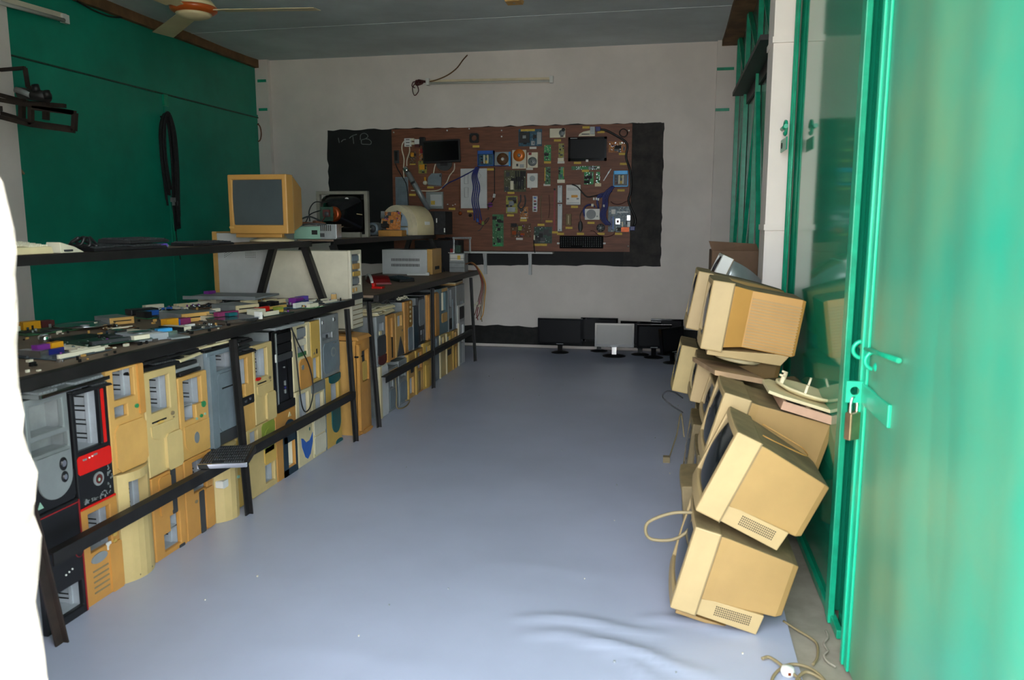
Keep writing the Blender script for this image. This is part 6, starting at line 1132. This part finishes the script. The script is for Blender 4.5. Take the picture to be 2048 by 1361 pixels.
for lb, q_ in (('upper of two long grey cover strips beside the red strip', (1115, 371, 1125, 406)), ('lower of two long grey cover strips beside the red strip', (1115, 408, 1125, 463))):
    t, w_, h_ = wthing('cover_strip', lb, 'strip', *q_); box('strip_body', 'silver', t, -w_ / 2, w_ / 2, -h_ / 2, h_ / 2, 0, .018, .003); MB().cyl((0, h_ / 2 - .015, .018), (0, h_ / 2 - .015, .019), .006).build('strip_screw', 'dark_grey', t); MB().cyl((0, -h_ / 2 + .015, .018), (0, -h_ / 2 + .015, .019), .006).build('strip_screw', 'dark_grey', t)
t, w_, h_ = wthing('ribbon_cable', 'flat red ribbon strip right of the thin tan stick', 'cable', 1107, 381, 1111, 462); box('ribbon', 'crimson', t, -w_ / 2, w_ / 2, -h_ / 2, h_ / 2, 0, .004); box('ribbon_plug', 'dark', t, -w_ / 2, w_ / 2, h_ / 2, h_ / 2 + .02, 0, .015)
t, w_, h_ = wthing('port_plate', 'silver metal port plate with dark holes near the middle', 'metal plate', 1065, 392, 1075, 424); box('plate_sheet', 'alu', t, -w_ / 2, w_ / 2, -h_ / 2, h_ / 2, 0, .006, .001)
for k, y in enumerate((-.07, -.045, -.01, .02, .055)): box('port_hole', ('dark', 'purple', 'dark', 'crimson', 'blue')[k], t, -.012, .014, y, y + .014, .006, .008)
cable('tan_stick', 'thin tan stick like cable with a dark tip above its yellow label', 'cable', [wp(1083, 392), wp(1081, 404), wp(1082, 420), wp(1083, 438), wp(1082, 445)], .004, 'cable_tan')
cable('thin_wire', 'thin dark wire hanging left of the red ribbon strip', 'wire', [wp(1098, 390), wp(1099, 404), wp(1099, 420), wp(1097, 436)], .003, 'maroon')
cable('thin_wire', 'thin brown wire hanging left of the pale metal panel', 'wire', [wp(919, 368), wp(918, 385), wp(919, 405), wp(919, 424)], .004, 'cable_brown')
cable('loose_cable', 'black cord with a white clip hanging right of the pale metal panel', 'cable', [wp(989, 335), wp(989, 360), wp(989, 386), wp(988, 396), wp(984, 404), wp(978, 412), wp(976, 420)], .005, 'dark')
o = thing('cord_clip', 'small white clip on the black cord right of the metal panel', 'clip', wp(989, 392, YP - .006), (R(90), .2, 0)); box('clip_body', 'white', o, -.012, .012, -.02, .02, 0, .02, .003); box('clip_slot', 'grey', o, -.003, .003, -.018, .018, .02, .0205)
o = thing('round_knob_part', 'small orange and purple knob left of the long green board', 'electronic part', wp(981, 410, YP), (R(90), 0, 0)); MB().lathe([(0, 0), (.024, 0), (.024, .02), (.01, .026), (0, .026)], 16).build('knob', 'purple', o); box('knob_bar', 'dark', o, -.03, .03, -.006, .006, .02, .03)
o = thing('buzzer', 'tiny orange and black buzzer beneath its yellow label by the blue cables', 'electronic part', wp(941, 431, YP), (R(90), 0, 0)); MB().lathe([(0, 0), (.018, 0), (.018, .015), (0, .017)], 16).build('buzzer_can', 'black', o); box('buzzer_dot', 'chrome', o, .004, .012, -.004, .004, .015, .02)
o = thing('coil', 'small copper coil on the thin brown wire left of the blue cables', 'electronic part', wp(921, 427, YP), (R(90), 0, 0)); MB().lathe([(.008, 0), (.02, 0), (.02, .016), (.008, .016)], 16).build('coil_ring', 'copper', o); MB().cyl((0, .015, .008), (0, .04, .008), .003).build('coil_lead', 'cable_tan', o)
for i, (x, y) in enumerate(((896, 409), (906, 411), (911, 409))): o = MB().lathe([(0, 0), (.006, 0), (.005, .022), (0, .024)], 10).build('metal_pin', 'white', None, 0, wp(x, y, YP), (R(90), 0, 0)); tag(o, 'small white pin, %s of the three right of the silver drive' % ('leftmost', 'middle', 'rightmost')[i], 'pin', 'white pins on the brown board')
t, w_, h_ = wthing('white_stick', 'thin white slanting stick left of the bright blue power supply', 'electronic part', 1207, 338, 1222, 362); MB().bar((-w_ / 2, -h_ / 2, .006), (w_ / 2, h_ / 2, .006), .008, .008).build('stick_body', 'white', t); MB().bar((w_ * .1, h_ * .1, .01), (w_ * .3, h_ * .3, .01), .012, .008).build('stick_sleeve', 'silver', t)
t, w_, h_ = wthing('inverter_plate', 'white slanted metal plate with a grey socket above the right monitor', 'metal plate', 1157, 254, 1190, 273); MB().prism([(-w_ / 2, -h_ / 2), (w_ / 2, -h_ / 2), (w_ / 2, h_ * .1), (w_ * .25, h_ * .15), (-w_ * .2, h_ * .0), (-w_ * .45, -h_ * .25)], 0, .012).build('plate_body', 'ivory', t, .001); box('grey_socket', 'zinc', t, w_ * .22, w_ / 2, -h_ * .3, h_ / 2, .0, .03); box('dark_row', 'dark_grey', t, -.05, .03, -.03, -.02, .012, .014)
t = thing('video_cable', 'black video cable with blue plugs running down the right edge of the brown board', 'cable', group=GP)
MB().tube(curve([wp(1200, 259, YP - .015), wp(1212, 261, YP - .015), wp(1230, 270, YP - .015), wp(1250, 283, YP - .015), wp(1255, 294, YP - .015), wp(1252, 315, YP - .015), wp(1260, 340, YP - .02), wp(1262, 365, YP - .02), wp(1261, 385, YP - .02), wp(1257, 400, YP - .02), wp(1261, 415, YP - .03), wp(1268, 430, YP - .02), wp(1271, 443, YP - .02), wp(1268, 452, YP - .02)]), .011, 8).build('cable_body', 'black', t)
for x, y in ((1196, 258), (1265, 457)): e = wp(x, y, YP - .02); box('blue_plug', 'cable_blue', t, e.x - .025, e.x + .025, e.y - .012, e.y + .012, e.z - .022, e.z + .022, .004)
MB().tube([tuple(wp(1247 + 8 * cos(k * pi / 7), 266 + 8 * sin(k * pi / 7), YP - .02)) for k in range(15)], .005, 6).build('wire_loop', 'dark', t)
t = thing('cable_bundle', 'bundle of blue and black power cables falling from the bright blue power supply', 'cable', group=GP)
for k in range(4):
    d = (k - 1.5) * 3; Y_ = YP - .03 - .008 * k
    MB().tube(curve([wp(1226 + d * .5, 373, Y_), wp(1216 + d, 384, Y_), wp(1211 + d, 395, Y_), wp(1210 + d, 412, Y_), wp(1206 + d, 428, Y_), wp(1208 + d, 440, Y_), wp(1217 + d, 450, Y_)]), .009, 7).build('power_cable', 'cable_blue', t)
for k in range(3):
    d = k * 3; MB().tube(curve([wp(1224, 376 + d, YP - .04), wp(1212, 385 + d, YP - .03), wp(1198, 390 + d, YP - .03), wp(1194, 398 + d, YP - .03), wp(1197, 412 + d, YP - .03)]), .008, 7).build('power_cable', 'cable_blue', t)
MB().tube(curve([wp(1144, 369, YP - .045), wp(1155, 374, YP - .045), wp(1165, 386, YP - .03), wp(1175, 394, YP - .02), wp(1190, 392, YP - .02), wp(1204, 388, YP - .03)]), .007, 6).build('side_cable', 'black', t)
for x, y in ((1188, 398), (1193, 398), (1197, 399), (1208, 412), (1213, 412)): e = wp(x, y, YP - .03); box('white_plug', 'white', t, e.x - .008, e.x + .008, e.y - .02, e.y + .01, e.z - .012, e.z + .012)
t = thing('hook_cable', 'dark blue cable with a pale plug above the white hard drive', 'cable', group=GP); MB().tube(curve([wp(1169, 432, YP - .02), wp(1167, 420, YP - .02), wp(1174, 411, YP - .02), wp(1185, 410, YP - .02), wp(1190, 415, YP - .02)]), .009, 6).build('cable_body', 'cable_blue', t); e = wp(1185, 412, YP - .03); box('pale_plug', 'ivory', t, e.x - .012, e.x + .012, e.y - .01, e.y + .01, e.z - .006, e.z + .02)
cable('thin_wire', 'thin brown wire looping from the bright motherboard back to the cable bundle', 'wire', [wp(1222, 403), wp(1228, 408), wp(1240, 409), wp(1250, 404), wp(1256, 402)], .004, 'maroon')
cable('thin_wire', 'thin brown wire curving under the cooling fan to the keyboard corner', 'wire', [wp(1181, 462), wp(1188, 463), wp(1196, 470), wp(1212, 474), wp(1226, 470), wp(1230, 462)], .004, 'maroon')
t, w_, h_ = wthing('computer_mouse', 'grey and black computer mouse hanging by its cord', 'mouse', 1156, 442, 1166, 464)
b = MB(); b.loft([[(w_ * .5 * s * x, h_ * .5 * y, z) for x, y in ell(0, 0, 1, 1, 20)] for s, z in ((1, 0), (1, .012), (.8, .028), (.3, .035))], 0, True, True); b.tr(Matrix.Diagonal((1, 1, 1, 1))); b.build('mouse_shell', 'dark_grey', t); box('mouse_buttons', 'black', t, -w_ * .28, w_ * .28, -.0, h_ * .3, .02, .034, .004); box('mouse_wheel', 'silver', t, -.006, .006, -h_ * .42, -h_ * .2, .01, .034, .002)
cable('mouse_cable', 'thin dark cord curling from the mouse around the white hard drive', 'cable', [wp(1161, 442), wp(1160, 432), wp(1164, 423), wp(1170, 420)], .004, 'black')
l, w_, h_ = rect(1119, 472, 1207, 497)
kb = keyboard('black keyboard with white key marks hanging at the bottom right of the brown board', l, UP_, w_, h_, .022, c='key_black', k='key_black', group=GP, rows=6)
b = MB()
for j in range(6):
    for i in range(19):
        if j == 0 and 4 < i < 10: continue
        x_ = -w_ / 2 + .012 + (i + .4) * (w_ - .024) / 19; y_ = -h_ / 2 + .012 + (j + .55) * (h_ - .024) / 6; z_ = .022 * (.62 + .34 * (j + .5) / 6) + .005
        b.box(x_ - .0017, x_ + .0017, y_ - .0022, y_ + .0022, z_, z_ + .0006)
b.build('key_marks', 'silver', kb)
for x, y, lb in ((1117, 487, 'small white clip at the left end of the hanging keyboard'), (1209, 487, 'small white clip at the right end of the hanging keyboard')): o = thing('keyboard_clip', lb, 'clip', wp(x, y, YP), (R(90), 0, 0)); box('clip_body', 'white', o, -.012, .012, -.008, .008, 0, .02); MB().cyl((0, 0, .02), (0, 0, .024), .004).build('clip_screw', 'zinc', o)
cable('loose_cable', 'black cord end hanging below the square green board over the white ledge', 'cable', [wp(1067, 480, YP - .01), wp(1068, 492, YP - .12), wp(1069, 500, YP - .13), wp(1070, 506, YP - .12)], .005, 'black')
TP = [(952, 293, 'below the empty fan frame', 0), (981, 339, 'below the open blue power supply', 0), (861, 375, 'below the rounded metal drive', 0), (825, 390, 'by the slanting metal tube', 0), (941, 423, 'above the tiny buzzer', 0), (904, 418, 'below the three white pins', 0), (1066, 296, 'below the top motherboard', 1), (1115, 281, 'below the open drive frame at the top', 0), (1095, 325, 'below the green expansion card', 0), (1122, 325, 'below the yellow green expansion card', 1), (1059, 338, 'below the opened hard drive', 1), (1022, 386, 'below the old olive motherboard', 0), (1021, 431, 'below the yellow-edged board', 0), (1047, 441, 'below the narrow brown board', 0), (1082, 450, 'below the thin tan stick', 0), (1098, 443, 'left of the red ribbon strip', 0), (1039, 478, 'below the orange power board', 1), (1073, 490, 'below the square green board', 0), (1087, 490, 'beside another label below the square green board', 0), (1109, 465, 'below the red ribbon strip', 0), (1121, 468, 'below the long grey cover strips', 0), (1138, 456, 'below the small beige box', 0), (1161, 468, 'below the computer mouse', 0), (1149, 414, 'below the white optical drive', 0), (1182, 446, 'below the white hard drive', 0), (1202, 468, 'below the cooling fan', 0), (1237, 468, 'below the bright motherboard', 0), (1242, 381, 'below the bright blue power supply', 0), (1247, 328, 'alone near the right edge of the board', 0), (1245, 308, 'below the copper coloured board', 0), (1155, 326, 'below the grey-screened monitor', 0), (1171, 342, 'below the thin green strip board', 0), (1172, 255, 'above the white slanted plate', 0), (1202, 264, 'below the upper blue video plug', 0), (1094, 370, 'below the dull green expansion card', 1)]
for x, y, wh, wt_ in TP:
    p_ = wp(x, y, YP); o = MB().box(-.036, .036, -.011, .011, 0, .0012).build('label_strip', 'label_white' if wt_ else 'label_yellow', None, 0, p_, (R(90), 0, 0)); tag(o, 'small %s label strip %s' % ('white' if wt_ else 'yellow', wh), 'label', 'label strips on the display board')

# ------------------------------------------------------------ wall tube lamp with its wires
Yl = YW - .04
a, c_ = ony(856, 163, Yl), ony(1103, 158, Yl)
t = thing('tube_lamp', 'unlit tube lamp on a thin batten above the brown board', 'lamp')
MB().bar(a + Vector((0, .018, .006)), c_ + Vector((0, .018, .006)), .03, .022).build('lamp_batten', 'skin_light', t); MB().cyl(a + Vector((.03, -.016, -.022)), c_ + Vector((-.02, -.016, -.022)), .011).build('glass_tube', 'tube_glass', t)
for p_ in (a, c_): MB().box(-.018, .018, -.03, .028, -.04, .028).build('end_holder', 'white', t, .003, p_)
e = ony(840, 164, Yl); MB().tube(curve([e, e + Vector((-.04, 0, .01)), e + Vector((-.03, -.02, -.03)), e + Vector((.03, -.01, -.01)), e + Vector((-.02, 0, .015)), e + Vector((.06, 0, .0))]), .012, 6).build('taped_joint', 'maroon', t)
MB().tube(curve([ony(833, 164, Yl), ony(825, 176, Yl), ony(829, 191, Yl), ony(837, 182, Yl), ony(834, 168, Yl)]), .005, 6).build('wire_loop', 'maroon', t); MB().tube(curve([ony(836, 166, Yl), ony(827, 164, Yl), ony(824, 172, Yl), ony(830, 176, Yl)]), .005, 6).build('wire_loop', 'maroon', t)
MB().tube(curve([ony(848, 163, Yl), ony(866, 162, Yl), ony(892, 152, Yl), ony(912, 138, Yl), ony(926, 120, Yl), ony(935, 110, Yl)]), .006, 6).build('feed_wire', 'timber', t)
